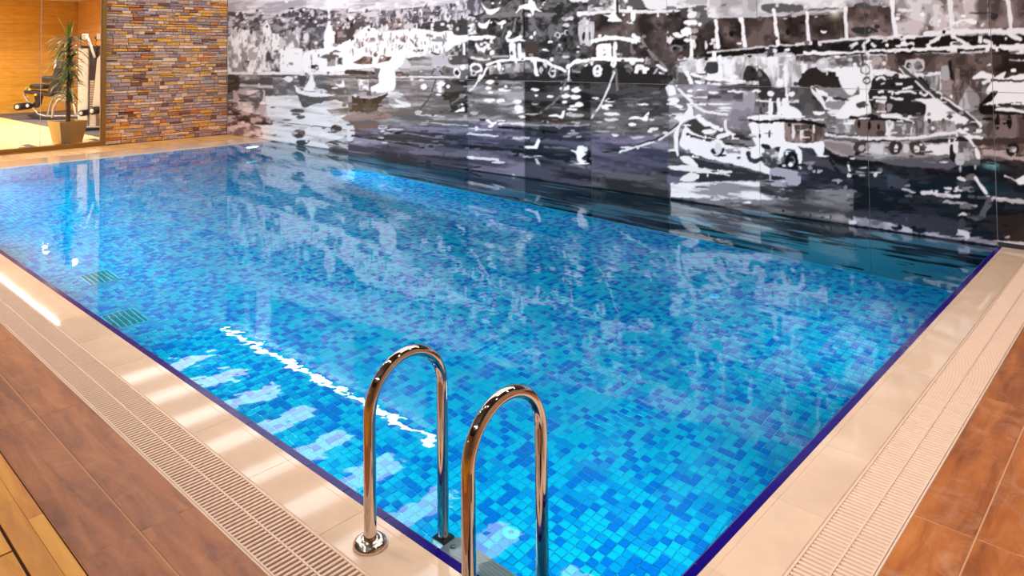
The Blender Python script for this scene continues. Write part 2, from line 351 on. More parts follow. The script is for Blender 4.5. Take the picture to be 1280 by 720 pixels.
# a stone rotated by 90 degrees has its water side towards -x
for k in range(12):                       # far side
    s = cm if k < 11 else coping_mesh(W - 5.5)
    link('coping_stone', s, coping, (-L, 0.5 * k + (0.5 if k < 11 else W - 5.5), 0), (0, 0, -math.pi / 2))
def edge_mesh(l):
    v = [(0.001, 0.0, -0.05), (0.001, 0.0, -0.002), (0.001, 0.034, -0.0045), (0.001, 0.041, -0.011), (0.001, 0.041, -0.05)]
    n = 5; v = v + [(l - 0.002, y, z) for _, y, z in v]
    return mesh('edge_tile', v, [(k, k + n, k + 1 + n, k + 1) for k in range(n - 1)] + [tuple(range(n)), tuple(range(n, 2 * n))[::-1]], M['cobalt'])
em = edge_mesh(0.25)
for k in range(48): link('edge_tile', em, coping, (-0.207 - 0.25 * k - 0.0, 0.0, 0) if k < 47 else (-L + 0.0, 0, 0))
for k in range(23): link('edge_tile', em if k < 22 else edge_mesh(W - 0.045 - 5.5), coping, (0, 0.045 + 0.25 * k, 0), (0, 0, math.pi / 2))
jb = MB().box((-L, 0, -0.06), (0, 0.036, -0.006)).box((-0.036, 0, -0.06), (0, W, -0.006)); jb.build('edge_joint', M['joint'], coping)

# ------------------------------------------------------------------ overflow grates
PSL = 0.022
slat_me = MB().slab((0, -0.0058, -0.034), (0.094, 0.0058, -0.001), 0.0015).me('slat', M['grate'])
def grate(loc, rz, detail, label, group, n=23):
    """module running along local y, slats along local x, width 0.21"""
    l = n * PSL; g = empty('overflow_grate', loc, rz); tag(g, label, 'grate', group)
    fr = MB()
    for a, b in ((0.0003, 0.008), (0.1015, 0.1085), (0.2, 0.2065)): fr.box((a, 0.0008, -0.03), (b, l - 0.0008, 0.0))
    fr.build('frame', M['grate'], g)
    if detail:
        for k in range(n):
            for x in (0.008, 0.108): link('slat', slat_me, g, (x, (k + 0.5) * PSL, 0))
    else:
        s = MB()
        for k in range(n):
            for x in (0.008, 0.108): y = (k + 0.5) * PSL; s.slab((x, y - 0.0058, -0.034), (x + 0.094, y + 0.0058, -0.001), 0.0015)
        tag(s.build('slats', M['grate'], g), kind='stuff')
    return g
LM = 23 * PSL
for k in range(11): grate((0.205, 0.06 + LM * k, 0), 0, 0 <= k < 7, 'cream slatted overflow grate along the short side without a ladder', 'grates along the short side')
grate((0.205, 0.06 + LM * 11, 0), 0, False, 'short cream overflow grate ending against the mural wall', None, int((W - 0.06 - LM * 11) / PSL))
def grate_left(k, detail):
    beside = k in (0, 1)
    g = grate((-0.25 - LM * k, -0.205, 0), math.pi / 2, detail, 'cream slatted overflow grate right behind the ladder flanges' if beside else 'cream slatted overflow grate along the ladder side of the pool', 'grates behind the ladder' if beside else 'grates along the ladder side')
    g.rotation_euler = (0, 0, -math.pi / 2); g.location = (-0.25 - LM * (k + 1), -0.205, 0)
for k in range(24): grate_left(k, 0 < k < 8)
gut = MB().box((-12.4, -0.43, -0.2), (0.0, -0.195, -0.12)).box((0.195, 0.0, -0.2), (0.43, W, -0.12)).box((-12.4, -0.42, -0.2), (0.2, -0.414, -0.006)).box((0.414, 0, -0.2), (0.42, W, -0.006))
tag(gut.build('gutter_channel', M['channel']), 'overflow gutter below the slatted grates', kind='structure')
trim = MB().box((-12.4, -0.4215, -0.05), (0.3, -0.4145, 0.001)).box((0.4145, 0, -0.05), (0.4215, W, 0.001))
tag(trim.build('trim_1', M['grate']), 'thin cream edge strip between grates and brown tiles', kind='structure')

# ------------------------------------------------------------------ brown floor tiles and planks
def ftile(sx, sy, mat): return MB().slab((0.0012, 0.0012, -0.013), (sx - 0.0012, sy - 0.0012, 0.0), 0.0012).me('floor_tile', mat)
lx = ftile(1.2, 0.19, M['brown_x'])
for r, y in enumerate((-0.612, -0.805)):
    for k in range(11): link('floor_tile', lx, floor, (-1.53 - 1.2 * k, y, 0))
    for k in range(3): link('floor_tile', lx, floor, (-1.53 + 1.2 * (k + 1), y, 0))
ly = ftile(0.187, 1.2, M['brown_y'])
for c in range(14):
    for k in range(6):
        y = 1.28 - 1.2 + 1.2 * k - (1.2 if k == 99 else 0)
        if y + 1.2 > W: 
            if y < W - 0.05: link('floor_tile', ftile(0.187, W - 0.01 - y, M['brown_y']), floor, (0.422 + 0.19 * c, y, 0))
        else: link('floor_tile', ly, floor, (0.422 + 0.19 * c, y, 0))
pl = {}
def plank(l, w, mat, name='deck_plank'):
    k = (round(l, 3), round(w, 3), mat.name)
    if k not in pl: pl[k] = MB().slab((0, 0, -0.013), (l, w, 0.001), 0.0008).me(name, mat)
    return pl[k]
for r in range(10):
    y1 = -0.812 - 0.13 * r
    if r == 0:        # the row beside the tiles holds a narrow strip
        link('deck_plank', plank(3.7, 0.0725, M['teak']), floor, (-3.78, y1 - 0.121, 0)); link('deck_plank', plank(1.88, 0.048, M['teak']), floor, (-3.78, y1 - 0.048, 0)); link('deck_plank', plank(1.8, 0.048, M['teak']), floor, (-1.8993, y1 - 0.048, 0))
        st = -3.785
    else: st = -0.8 - 0.47 * ((r * 7) % 5)
    for k in range(8):
        if r == 0 and k == 7: continue
        x0 = st - 1.86 * (k + (1 if r == 0 else 0))
        if x0 > XS: link('deck_plank', plank(1.85, 0.121, M['teak']), floor, (x0, y1 - 0.121, 0))
    for k in range(3):
        x0 = (0.0 if r == 0 else st + 1.86) + 1.86 * k
        if x0 + 1.85 < XR: link('deck_plank', plank(1.85, 0.121, M['teak']), floor, (x0, y1 - 0.121, 0))
MB().box((XS, -2.15, -0.02), (XR, -0.806, -0.009)).build('plank_bed', M['black'], floor)
MB().box((XS, YF, -0.012), (XR, -2.15, 0.0)).build('deck_rear', M['teak'], floor)
for k in range(75):                       # pale deck strip in front of the glass and the stone wall
    y = W - 0.012 - 0.088 * (k + 1)
    if y < -0.4: break
    link('deck_plank', plank(0.95, 0.084, M['deck']), floor, (-13.70, y, 0))
MB().box((-12.74, -0.42, -0.02), (-12.17, W - 0.01, 0.0)).build('border_tile', M['cream'], floor)

# ------------------------------------------------------------------ ledger stone wall
pal = [(C(185, 148, 137), 4), (C(209, 163, 133), 4), (C(161, 129, 124), 3), (C(235, 176, 116), 3), (C(235, 166, 64), 2), (C(215, 124, 60), 2), (C(133, 83, 60), 1.2), (C(248, 207, 168), 3), (C(200, 172, 166), 2.5)]
SM = [plain('ledger stone %s' % 'abcdefghi'[i], c, 0.6, var=0.3, scale=26, bump=0.8) for i, (c, w) in enumerate(pal)]
wts = [w for _, w in pal]
stones = []
z = 0.002
while z < ZC - 0.08:
    hh = rnd.choice((0.05, 0.062, 0.075, 0.062))
    y = 3.29
    while y < W - 0.001:
        ll = rnd.uniform(0.07, 0.3)
        if W - (y + ll) < 0.08: ll = W - y
        two = hh > 0.055 and rnd.random() < 0.3
        for zz, h2 in (((z, hh / 2), (z + hh / 2, hh / 2)) if two else ((z, hh),)):
            stones.append((y, zz, ll, h2, rnd.uniform(0.012, 0.05), rnd.choices(range(9), wts)[0]))
        y += ll
    z += hh
def stone_geo(s):
    y, z, l, h, d, m = s; g = 0.0025; c = 0.006
    j = lambda: rnd.uniform(-0.004, 0.004)
    v = [(0, y + g, z + g), (0, y + l - g, z + g), (0, y + l - g, z + h - g), (0, y + g, z + h - g),
         (d + j(), y + g + c * rnd.random(), z + g + c * rnd.random()), (d + j(), y + l - g - c * rnd.random(), z + g + c * rnd.random()), (d + j(), y + l - g - c * rnd.random(), z + h - g - c * rnd.random()), (d + j(), y + g + c * rnd.random(), z + h - g - c * rnd.random())]
    xm = d + rnd.uniform(0.0, 0.008); v.append((xm, y + l * rnd.uniform(0.3, 0.7), z + h * rnd.uniform(0.35, 0.65)))
    v = [(XS - 0.052 + a, b, q) for a, b, q in v]
    f = [(k, (k + 1) % 4, (k + 1) % 4 + 4, k + 4) for k in range(4)] + [(k + 4, (k + 1) % 4 + 4, 8) for k in range(4)]
    return v, f
vis = sorted([i for i, s in enumerate(stones) if s[1] < 2.78], key=lambda i: -stones[i][2] * stones[i][3])[:300]
vis = set(vis); rest = MB(); rm = []
for i, s in enumerate(stones):
    v, f = stone_geo(s)
    if i in vis: link('ledger_stone', mesh('ledger_stone', v, f, SM[s[5]]), wall_left)
    else: rest.add(v, f); rm += [s[5]] * len(f)
tag(link('small_stones', mesh('small_stones', rest.v, rest.f, SM, rm), wall_left), kind='stuff')

# ------------------------------------------------------------------ glass partition
win = empty('window_1', (XS, 3.25, 0)); tag(win, 'frameless glass partition in a bronze frame in front of the gym', kind='structure')
fr = MB().box((-0.04, -0.07 + 0.04, 0), (0.04, 0.035, 3.2)).box((-0.04, GYF - 3.25, 0), (0.04, -0.03, 0.085)).box((-0.04, GYF - 3.25, 3.14), (0.04, -0.03, 3.2))
fr.build('frame', M['brass'], win)
MB().box((-0.045, -0.045, 0.085), (-0.0, -0.03, 3.14)).build('bead', M['cream_edge'], win)
y1 = 3.218
for k in range(6):
    y0 = 2.222 - 0.995 * k
    if y0 < GYF: break
    MB().box((-0.006, y0 - 3.25 + 0.003, 0.086), (0.006, y1 - 3.25, 3.14), 0.0015).build('pane', M['pane'], win); y1 = y0
    MB().box((-0.007, y0 - 3.25 - 0.004, 0.086), (0.007, y0 - 3.25 + 0.0025, 3.14)).build('pane_seal', M['backing'], win)

# ------------------------------------------------------------------ gym shell
gf = empty('floor_gym'); tag(gf, 'pale oak floor of the gym behind the glass', kind='structure')
MB().box((GX, GYF, -0.1), (XS, GY, -0.013)).build('subfloor', M['black'], gf)
gp = MB().slab((0, 0, -0.013), (1.83, 0.142, 0.0), 0.0015).me('floor_plank', M['gymwood'])
for r in range(43):
    y = 3.72 - 0.145 * (r + 1)
    for k in range(7):
        x0 = XS - 0.04 - 1.835 * (k + 1) + 0.43 * (r % 4)
        if GX - 0.5 < x0 and x0 + 1.83 < XS: link('floor_plank', gp, gf, (x0, y, 0))
MB().box((GX, 3.73, -0.013), (XS, GY, 0.004), 0.002).build('rubber_mat', M['rubber'], gf)
wb = struct('wall_gym_back', MB().box((GX - 0.15, GYF, 0), (GX - 0.02, GY + 0.1, GZ)), M['black'], 'back wall of the gym clad in orange wood boards')
for k in range(13): MB().box((GX - 0.02, GYF, 0.27 * k + 0.002), (GX, GY, 0.27 * (k + 1) - (0.002 if k < 12 else 0.06)), 0.002).build('wall_board', M['orange_y'], wb)
wg = struct('wall_gym_side', MB().box((GX, GY + 0.02, 0), (XS - 0.25, GY + 0.15, GZ)), M['black'], 'side wall of the gym clad in orange wood boards')
for k in range(13): MB().box((GX, GY, 0.27 * k + 0.002), (XS - 0.25, GY + 0.02, 0.27 * (k + 1) - (0.002 if k < 12 else 0.06)), 0.002).build('wall_board', M['orange_x'], wg)
struct('wall_gym_end', MB().box((GX, GYF - 0.15, 0), (XS, GYF, GZ)), M['wallw'], 'plain end wall of the gym')
struct('wall_gym_return', MB().box((XS - 0.26, 3.3, 0), (XS - 0.25, GY, GZ)), M['wallw'], 'plain inner face of the stone wall towards the gym')
struct('ceiling_gym', MB().box((GX, GYF, GZ), (XS - 0.05, GY, GZ + 0.1)), M['ceil'], 'white plaster ceiling of the gym')

# ------------------------------------------------------------------ harbour mural: a flat print on glass panels
def wall_pt(px, py):
    """point of the mural plane seen at a pixel of the photograph -> wall x, z"""
    px = np.asarray(px, float); py = np.asarray(py, float)
    d = CF[None] + CR[None] * ((px - PPX) / FPX)[:, None] + CU[None] * ((PPY - py) / FPX)[:, None]
    t = (W - CAM[1]) / d[:, 1]
    return CAM[0] + t * d[:, 0], CAM[2] + t * d[:, 2]
def wall_u(x):
    """canvas column unit of a wall x (even steps near the far corner would waste detail)"""
    v = np.stack([np.asarray(x, float) - CAM[0], np.full(np.shape(x), W - CAM[1]), np.full(np.shape(x), 1.0 - CAM[2])], -1)
    return PPX + FPX * (v @ CR) / (v @ CF)
U0, U1, SU, SV, ZB, ZT = 281.0, 1330.0, 2.0, 190.0, -1.56, 4.04
CWD, CHT = int((U1 - U0) * SU), int((ZT - ZB) * SV)
canvas = np.full((CHT, CWD), 0.8, np.float32); tintc = np.zeros((CHT, CWD), np.float32)     # tone, and tint class weight (+ brown, - violet)
mr = np.random.default_rng(11)
uu, vv = np.meshgrid(np.arange(CWD) / SU, np.arange(CHT) / SV * 90.0)
def vnoise(sx, sy, seed, octs=3):
    g = np.random.default_rng(seed); out = np.zeros((CHT, CWD), np.float32); amp = 1.0
    for o in range(octs):
        a, b = uu / sx * 2 ** o, vv / sy * 2 ** o; ia, ib = a.astype(int), b.astype(int); fa, fb = a - ia, b - ib
        fa = fa * fa * (3 - 2 * fa); fb = fb * fb * (3 - 2 * fb); lat = g.random((ib.max() + 2, ia.max() + 2)).astype(np.float32)
        out += amp * ((lat[ib, ia] * (1 - fa) + lat[ib, ia + 1] * fa) * (1 - fb) + (lat[ib + 1, ia] * (1 - fa) + lat[ib + 1, ia + 1] * fa) * fb); amp *= 0.55
    return out
FLD = {'i': vnoise(7, 6.5, 1), 'b': vnoise(17, 14, 6, 2), 'h': vnoise(30, 5, 2), 'hh': vnoise(55, 6, 3, 2), 'v': vnoise(6, 16, 4), 'f': vnoise(5, 5, 5, 2)}
TR = [0.0, 0.0, 1.0]
def at(ox, oy, s): TR[:] = [ox, oy, s]
def tocv(pts):
    p = np.asarray(pts, float); x, z = wall_pt(TR[0] + p[:, 0] / TR[2], TR[1] + p[:, 1] / TR[2])
    return (wall_u(x) - U0) * SU, (z - ZB) * SV
def mask_of(cx, cy_):
    x0, x1 = max(int(cx.min()) - 1, 0), min(int(cx.max()) + 2, CWD); y0, y1 = max(int(cy_.min()) - 1, 0), min(int(cy_.max()) + 2, CHT)
    if x1 <= x0 or y1 <= y0: return None
    gx, gy = np.meshgrid(np.arange(x0, x1) + 0.5, np.arange(y0, y1) + 0.5); m = np.zeros(gx.shape, bool); n = len(cx)
    for i in range(n):
        xa, ya, xb, yb = cx[i], cy_[i], cx[(i + 1) % n], cy_[(i + 1) % n]
        if ya == yb: continue
        m ^= ((ya > gy) != (yb > gy)) & (gx < (xb - xa) * (gy - ya) / (yb - ya) + xa)
    return slice(y0, y1), slice(x0, x1), m
def smooth_poly(p, n=3):
    p = np.asarray(p, float); out = []
    for i in range(len(p)):
        a, b, c, d = p[i - 1], p[i], p[(i + 1) % len(p)], p[(i + 2) % len(p)]
        for k in range(n):
            t = k / n; out.append((2 * t ** 3 - 3 * t * t + 1) * b + (t ** 3 - 2 * t * t + t) * 0.4 * (c - a) + (3 * t * t - 2 * t ** 3) * c + (t ** 3 - t * t) * 0.4 * (d - b))
    return np.array(out)
def fill(pts, tone, tint=0.0):
    r = mask_of(*tocv(pts))
    if r is None: return
    a, b, m = r
    if isinstance(tone, tuple):          # posterised brush noise: (field, tones)
        f = FLD[tone[0]][a, b]; q = f[m]
        if q.size == 0: return
        lo, hi = FSTAT[tone[0]]; idx = np.clip(np.searchsorted(hi, q) * len(tone[1]) // len(hi), 0, len(tone[1]) - 1)
        canvas[a, b][m] = np.array(tone[1], np.float32)[idx]
    else: canvas[a, b][m] = tone
    tintc[a, b][m] = tint
FSTAT = {k: (0, np.quantile(v[::7, ::7], np.linspace(0, 1, 61)[1:-1])) for k, v in FLD.items()}
def P(tone, *p, t=0.0):
    q = list(zip(p[::2], p[1::2])); fill(smooth_poly(q) if len(q) > 3 and not isinstance(tone, tuple) else q, tone, t)
def R(tone, x0, y0, x1, y1, t=0.0): fill([(x0, y0), ((x0 + x1) / 2, y0), (x1, y0), (x1, y1), ((x0 + x1) / 2, y1), (x0, y1)], tone, t)
def E(tone, cx, cy_, rx, ry, t=0.0):
    a = np.linspace(0, 2 * math.pi, 15)[:-1]; j = 1 + mr.normal(0, 0.07, 14); fill(np.stack([cx + rx * np.cos(a) * j, cy_ + ry * np.sin(a) * j], -1), tone, t)
def S(tone, w, *p, t=0.0):
    """stroke; w = width in photograph pixels"""
    q = np.array(list(zip(p[::2], p[1::2])), float)
    if len(q) > 2:
        k = [q[0]]
        for i in range(len(q) - 1):
            a, b, c, d = q[max(i - 1, 0)], q[i], q[i + 1], q[min(i + 2, len(q) - 1)]
            for s in (0.33, 0.67, 1.0): k.append(0.5 * (2 * b + (c - a) * s + (2 * a - 5 * b + 4 * c - d) * s * s + (-a + 3 * b - 3 * c + d) * s ** 3))
        q = np.array(k)
    h = w * TR[2] / 2; d = np.gradient(q, axis=0); d /= np.linalg.norm(d, axis=1)[:, None] + 1e-9; n = np.stack([-d[:, 1], d[:, 0]], -1)
    hw = h * (1 + 0.15 * np.sin(np.arange(len(q)) * 2.1))[:, None]
    fill(np.concatenate([q + n * hw, q[-1:] + d[-1:] * h * 0.6, (q - n * hw)[::-1], q[:1] - d[:1] * h * 0.6]), tone, t)
def RING(tone, w, cx, cy_, rx, ry, inner=None):
    E(tone, cx, cy_, rx, ry)
    if inner is not None: E(inner, cx, cy_, max(rx - w * TR[2], 2), max(ry - w * TR[2], 2))

# broad zones, photograph pixels
at(0, 0, 1)
R(('hh', (0.72, 0.8, 0.86, 0.9)), 270, -160, 1340, 30)
R(('hh', (0.3, 0.4, 0.47, 0.55)), 270, 90, 1340, 330)
# --- far shore, left
at(285, 0, 6.544)
R(('h', (0.7, 0.78, 0.84, 0.9)), -20, -700, 1047, 120, t=-0.4)
P(('i', (0.33, 0.42, 0.5, 0.62, 0.78)), -20, 90, 200, 110, 400, 130, 620, 60, 820, 90, 1047, 60, 1047, 330, 800, 390, 620, 420, 400, 280, -20, 300, t=-0.3)
P(('v', (0.62, 0.82, 0.9, 0.94)), -20, 340, 60, 240, 270, 250, 275, 590, -20, 590)
P(('v', (0.78, 0.9, 0.93)), 285, 190, 320, 160, 352, 225, 352, 350, 285, 330)
P(('v', (0.32, 0.55, 0.8, 0.9)), 275, 355, 350, 345, 430, 400, 430, 590, 275, 590)
R(0.92, 355, 275, 420, 395); R(0.93, 425, 398, 612, 590); P(('v', (0.6, 0.8, 0.92)), 470, 250, 540, 240, 590, 330, 580, 390, 470, 390); P(('v', (0.35, 0.6, 0.85)), 605, 250, 680, 250, 680, 420, 630, 420, 610, 330)
P(0.93, 620, 440, 730, 400, 870, 380, 1047, 320, 1047, 560, 720, 590, 620, 590)
P(0.93, 815, -20, 830, -20, 842, 180, 862, 260, 872, 410, 788, 410, 788, 260, 815, 180)
P(('v', (0.28, 0.4, 0.6)), 870, 230, 940, 220, 950, 330, 870, 360, t=0.4); P(('v', (0.3, 0.45, 0.7)), 965, 240, 1047, 210, 1047, 300, 970, 330)
P(0.4, 750, 472, 800, 445, 900, 450, 890, 485, 820, 480); P(0.42, 835, 428, 880, 408, 922, 430); R(0.62, 812, 485, 880, 540)
P(('f', (0.15, 0.3, 0.9)), 680, 530, 740, 530, 745, 605, 680, 605); P(('v', (0.3, 0.6, 0.88)), 880, 470, 935, 470, 935, 530, 880, 530)
E(0.6, 515, 520, 20, 12); S(0.75, 1, 540, 440, 580, 440); S(0.5, 1.5, 125, 400, 115, 500, 140, 585); E(0.7, 200, 440, 40, 60); E(0.55, 235, 360, 15, 30, t=-.4)
R(0.9, -20, 588, 1047, 612); P(0.18, 960, 572, 1047, 572, 1047, 606, 960, 606)
# --- water in front of it
at(285, 90, 6.544)
R(('h', (0.36, 0.46, 0.56, 0.66, 0.78)), -20, 25, 1047, 200)
P(0.25, -20, 30, 90, 30, 92, 130, 40, 160, -20, 160, t=0.7); R(0.34, 262, 45, 365, 100); P(('f', (0.42, 0.48, 0.6)), 370, 55, 545, 80, 545, 190, 370, 190)
P(0.9, 440, 40, 525, 40, 525, 75, 500, 85, 470, 65); P(('h', (0.78, 0.85, 0.88, 0.9)), 200, 195, 560, 190, 640, 230, 860, 215, 1047, 300, 1047, 760, 180, 760, 180, 400)
P(('v', (0.7, 0.78, 0.85)), 40, 150, 300, 150, 330, 420, 60, 430, t=0.5)
P(('i', (0.4, 0.52, 0.65)), 50, 140, 110, 185, 180, 190, 290, 135, 292, 200, 230, 330, 190, 240, 100, 225)
P(('i', (0.22, 0.34, 0.45, 0.7)), -20, 235, 100, 330, 180, 330, 330, 380, 385, 400, 360, 432, 200, 430, 100, 440, -20, 470, t=0.8)
P(('i', (0.5, 0.72, 0.82)), -20, 450, 150, 415, 270, 450, 285, 540, -20, 520, t=1.0)
P(0.38, 560, 155, 600, 190, 860, 200, 945, 207, 700, 265, 620, 290, 590, 240); P(0.9, 545, 105, 600, 150, 700, 168, 872, 178, 850, 196, 700, 202, 600, 182, 556, 155)
P(0.35, 575, 20, 642, 20, 620, 110, 590, 110); P(0.92, 688, -10, 712, 100, 745, 152, 620, 152, 660, 70); P(('f', (0.45, 0.6, 0.85)), 700, 130, 860, 150, 880, 185, 720, 170)
P(('h', (0.36, 0.5, 0.62)), 720, 40, 1047, 60, 1047, 210, 900, 200, 740, 120); P(0.2, 1010, 180, 1060, 180, 1060, 350, 1015, 340)
P(0.92, 875, 90, 920, 100, 945, 60, 950, 120, 900, 118)
for a in ((570, 318, 62, 18), (592, 368, 40, 16), (555, 345, 35, 9)): E(0.4, *a)
for a in ((370, 290, 25, 8), (480, 392, 40, 7), (485, 438, 36, 6), (375, 515, 22, 10)): E(0.5, *a)
S(0.35, 0.9, 380, 405, 600, 430, 870, 462, 1010, 480); E(('f', (0.25, 0.4, 0.6)), 885, 462, 50, 30); E(('f', (0.28, 0.42, 0.7)), 575, 505, 55, 36); E(0.3, 605, 575, 50, 22)
P(('h', (0.34, 0.44, 0.6)), 800, 310, 880, 300, 1047, 290, 1047, 350, 860, 355); P(0.5, 930, 372, 1060, 360, 1060, 402, 960, 402, t=0.8); R(0.86, 850, 365, 910, 410)
P(('h', (0.24, 0.32, 0.42, 0.75)), 800, 575, 900, 555, 1060, 480, 1060, 740, 930, 700, 830, 625)
# --- white quay, middle left
at(435, 0, 6.544)
R(('h', (0.68, 0.76, 0.82, 0.88)), 0, -700, 1047, 110, t=-0.5)
P(('i', (0.36, 0.46, 0.56, 0.68, 0.82)), 0, 100, 300, 80, 560, 60, 850, 40, 1047, -40, 1047, 175, 700, 175, 500, 200, 300, 210, 0, 330, t=-0.3)
P(0.32, 560, 195, 960, 158, 975, 285, 740, 262, 560, 235); P(0.3, -5, 200, 60, 232, 40, 300, -5, 330); P(('v', (0.32, 0.42, 0.55)), 320, 160, 450, 140, 462, 242, 330, 252, t=0.5)
P(0.93, 30, 322, 100, 250, 190, 200, 262, 262, 480, 240, 610, 238, 740, 262, 850, 250, 880, 290, 1047, 285, 1047, 322, 900, 350, 820, 410, 760, 442, 680, 432, 560, 470, 480, 462, 430, 545, 380, 565, 380, 740, 255, 740, 268, 552, 0, 560, 0, 335)
for a in ((90, 360, 40, 35), (470, 320, 50, 25), (370, 312, 42, 26), (190, 330, 42, 22), (262, 312, 24, 26)): E(('v', (0.45, 0.55, 0.75, 0.92)), *a, t=0.5)
S(0.35, 2, 510, 320, 560, 382); RING(0.5, 1.2, 432, 385, 20, 15, 0.85); S(0.55, 3, 640, 285, 690, 300); S(0.6, 4, 690, 330, 780, 325); S(0.55, 2, 780, 285, 800, 340)
for a in ((545, 415, 10, 8), (576, 413, 16, 9), (606, 413, 12, 8)): E(0.2, *a)
S(0.22, 2, 682, 426, 745, 446); P(('v', (0.3, 0.45, 0.6)), 40, 512, 130, 462, 200, 470, 195, 522, 110, 528, t=1.0); P(('v', (0.3, 0.44, 0.6)), 270, 462, 360, 462, 340, 495, 240, 522, t=1.0)
for a in ((100, 225), (275, 200), (315, 195), (560, 185)): S(0.9, 2, a[0], a[1], a[0], a[1] + 55)
P(('f', (0.3, 0.42, 0.58, 0.7)), 790, 440, 860, 382, 950, 345, 1060, 330, 1060, 455, 960, 460); S(0.92, 3, 948, 350, 950, 450)
P(0.75, 680, 462, 830, 462, 830, 530, 690, 526, t=-0.5); P(0.36, 830, 460, 990, 450, 1012, 480, 1000, 522, 840, 526); P(('h', (0.45, 0.6, 0.72)), 480, 470, 680, 460, 690, 540, 520, 545)
P(0.2, -5, 575, 210, 585, 216, 612, -5, 608); R(0.42, 220, 560, 262, 612); P(0.32, 380, 588, 480, 592, 470, 618, 385, 622, t=0.6); P(('h', (0.5, 0.62, 0.72)), 400, 562, 700, 542, 690, 625, 480, 612)
P(0.46, 770, 550, 880, 558, 1000, 570, 1060, 590, 1060, 640, 780, 635); P(0.62, 690, 605, 720, 545, 760, 545, 772, 625, t=-0.5); S(0.22, 1.8, 730, 545, 772, 615); S(0.3, 1.4, 705, 555, 680, 612)
RING(0.93, 2, 890, 592, 30, 36, 0.15); E(0.92, 940, 552, 20, 26); E(0.92, 1022, 552, 32, 26)
R(0.86, 380, 622, 980, 640)
at(0, 0, 1)                              # windows, masts and chimneys of the far shore
for k in range(150):
    x_, y_ = (mr.uniform(290, 400), mr.uniform(42, 88)) if k < 70 else (mr.uniform(437, 560), mr.uniform(40, 66)); S(float(mr.choice((0.35, 0.5, 0.62, 0.75))), float(mr.uniform(0.7, 1.6)), x_, y_, x_ + mr.uniform(-0.6, 0.6), y_ + mr.uniform(2, 7), t=float(mr.choice((0, 0.5))))
for k in range(170):
    x_, y_ = mr.uniform(290, 590), mr.uniform(12, 38); E(float(mr.choice((0.25, 0.35, 0.8, 0.9))), x_, y_, mr.uniform(0.8, 2.6), mr.uniform(0.8, 2.8), t=-0.2)
for k in range(60):
    x_ = mr.uniform(470, 600); y_ = mr.uniform(2, 26); S(float(mr.choice((0.4, 0.85, 0.9))), 1.2, x_, y_, x_ + mr.uniform(-2, 2), y_ + mr.uniform(3, 8), t=-0.3)
# --- dark boat and gull water
at(435, 90, 6.544)
R(('h', (0.42, 0.5, 0.57, 0.66)), 0, 60, 980, 440); P(('hh', (0.3, 0.4, 0.5, 0.6)), 0, 430, 980, 430, 980, 780, 0, 780, t=-0.8)
P(0.93, 258, -10, 378, -10, 388, 130, 330, 162, 200, 172, 190, 120, 250, 90); P(('f', (0.55, 0.75, 0.9)), 80, 60, 165, 60, 170, 150, 90, 150); P(('h', (0.6, 0.78, 0.9)), 330, 160, 440, 170, 520, 280, 380, 300, 330, 260)
P(('v', (0.14, 0.2, 0.28)), 30, 185, 100, 210, 200, 215, 320, 170, 326, 200, 250, 240, 240, 325, 130, 335, 35, 310); S(0.78, 1.6, 30, 186, 120, 208, 220, 204, 326, 166); P(0.35, 140, 188, 168, 140, 198, 192, t=0.8); S(0.85, 1.2, 165, 30, 168, 150)
P(0.54, -5, 352, 330, 340, 332, 382, -5, 402, t=0.9); P(0.42, 20, 432, 240, 420, 252, 446, 30, 472, t=0.9); P(0.86, -5, 420, 42, 440, 52, 540, -5, 570, t=-0.3)
for a in ((282, 452, 40, 15), (292, 492, 30, 20), (270, 546, 26, 12), (302, 577, 26, 10), (380, 470, 80, 8), (340, 500, 60, 6)): E(0.8, *a, t=-0.3)
P(0.86, 385, 215, 440, 240, 512, 254, 500, 268, 430, 262, 390, 240); S(0.3, 1.6, 720, 60, 690, 150, 650, 230, 575, 325)
P(('h', (0.2, 0.27, 0.36)), 790, 62, 978, 62, 978, 332, 850, 335, 830, 232, 780, 232)
for a in ((762, 95, 36, 22), (746, 130, 18, 15), (750, 156, 18, 12), (740, 184, 25, 9), (820, 120, 16, 14), (620, 120, 25, 25)): E(0.93, *a)
P(0.4, 550, 350, 620, 395, 980, 402, 980, 442, 700, 430, 600, 410); S(0.8, 1.8, 560, 350, 770, 362); S(0.75, 1.2, 600, 410, 980, 440)
S(0.87, 3.2, 1060, 95, 960, 182, 930, 200); S(0.5, 2.2, 930, 200, 850, 255)
P(0.94, 860, 330, 905, 303, 922, 300, 920, 262, 935, 255, 950, 280, 952, 320, 900, 326); E(0.1, 847, 328, 17, 7)
P(0.62, 500, 640, 740, 650, 730, 682, 520, 672, t=-1); S(0.2, 2.5, 30, 520, 300, 560, 620, 620); S(0.2, 2, 300, 480, 600, 530, 900, 560); S(0.7, 1.5, 380, 490, 780, 545); S(0.65, 1.3, 300, 560, 780, 600)
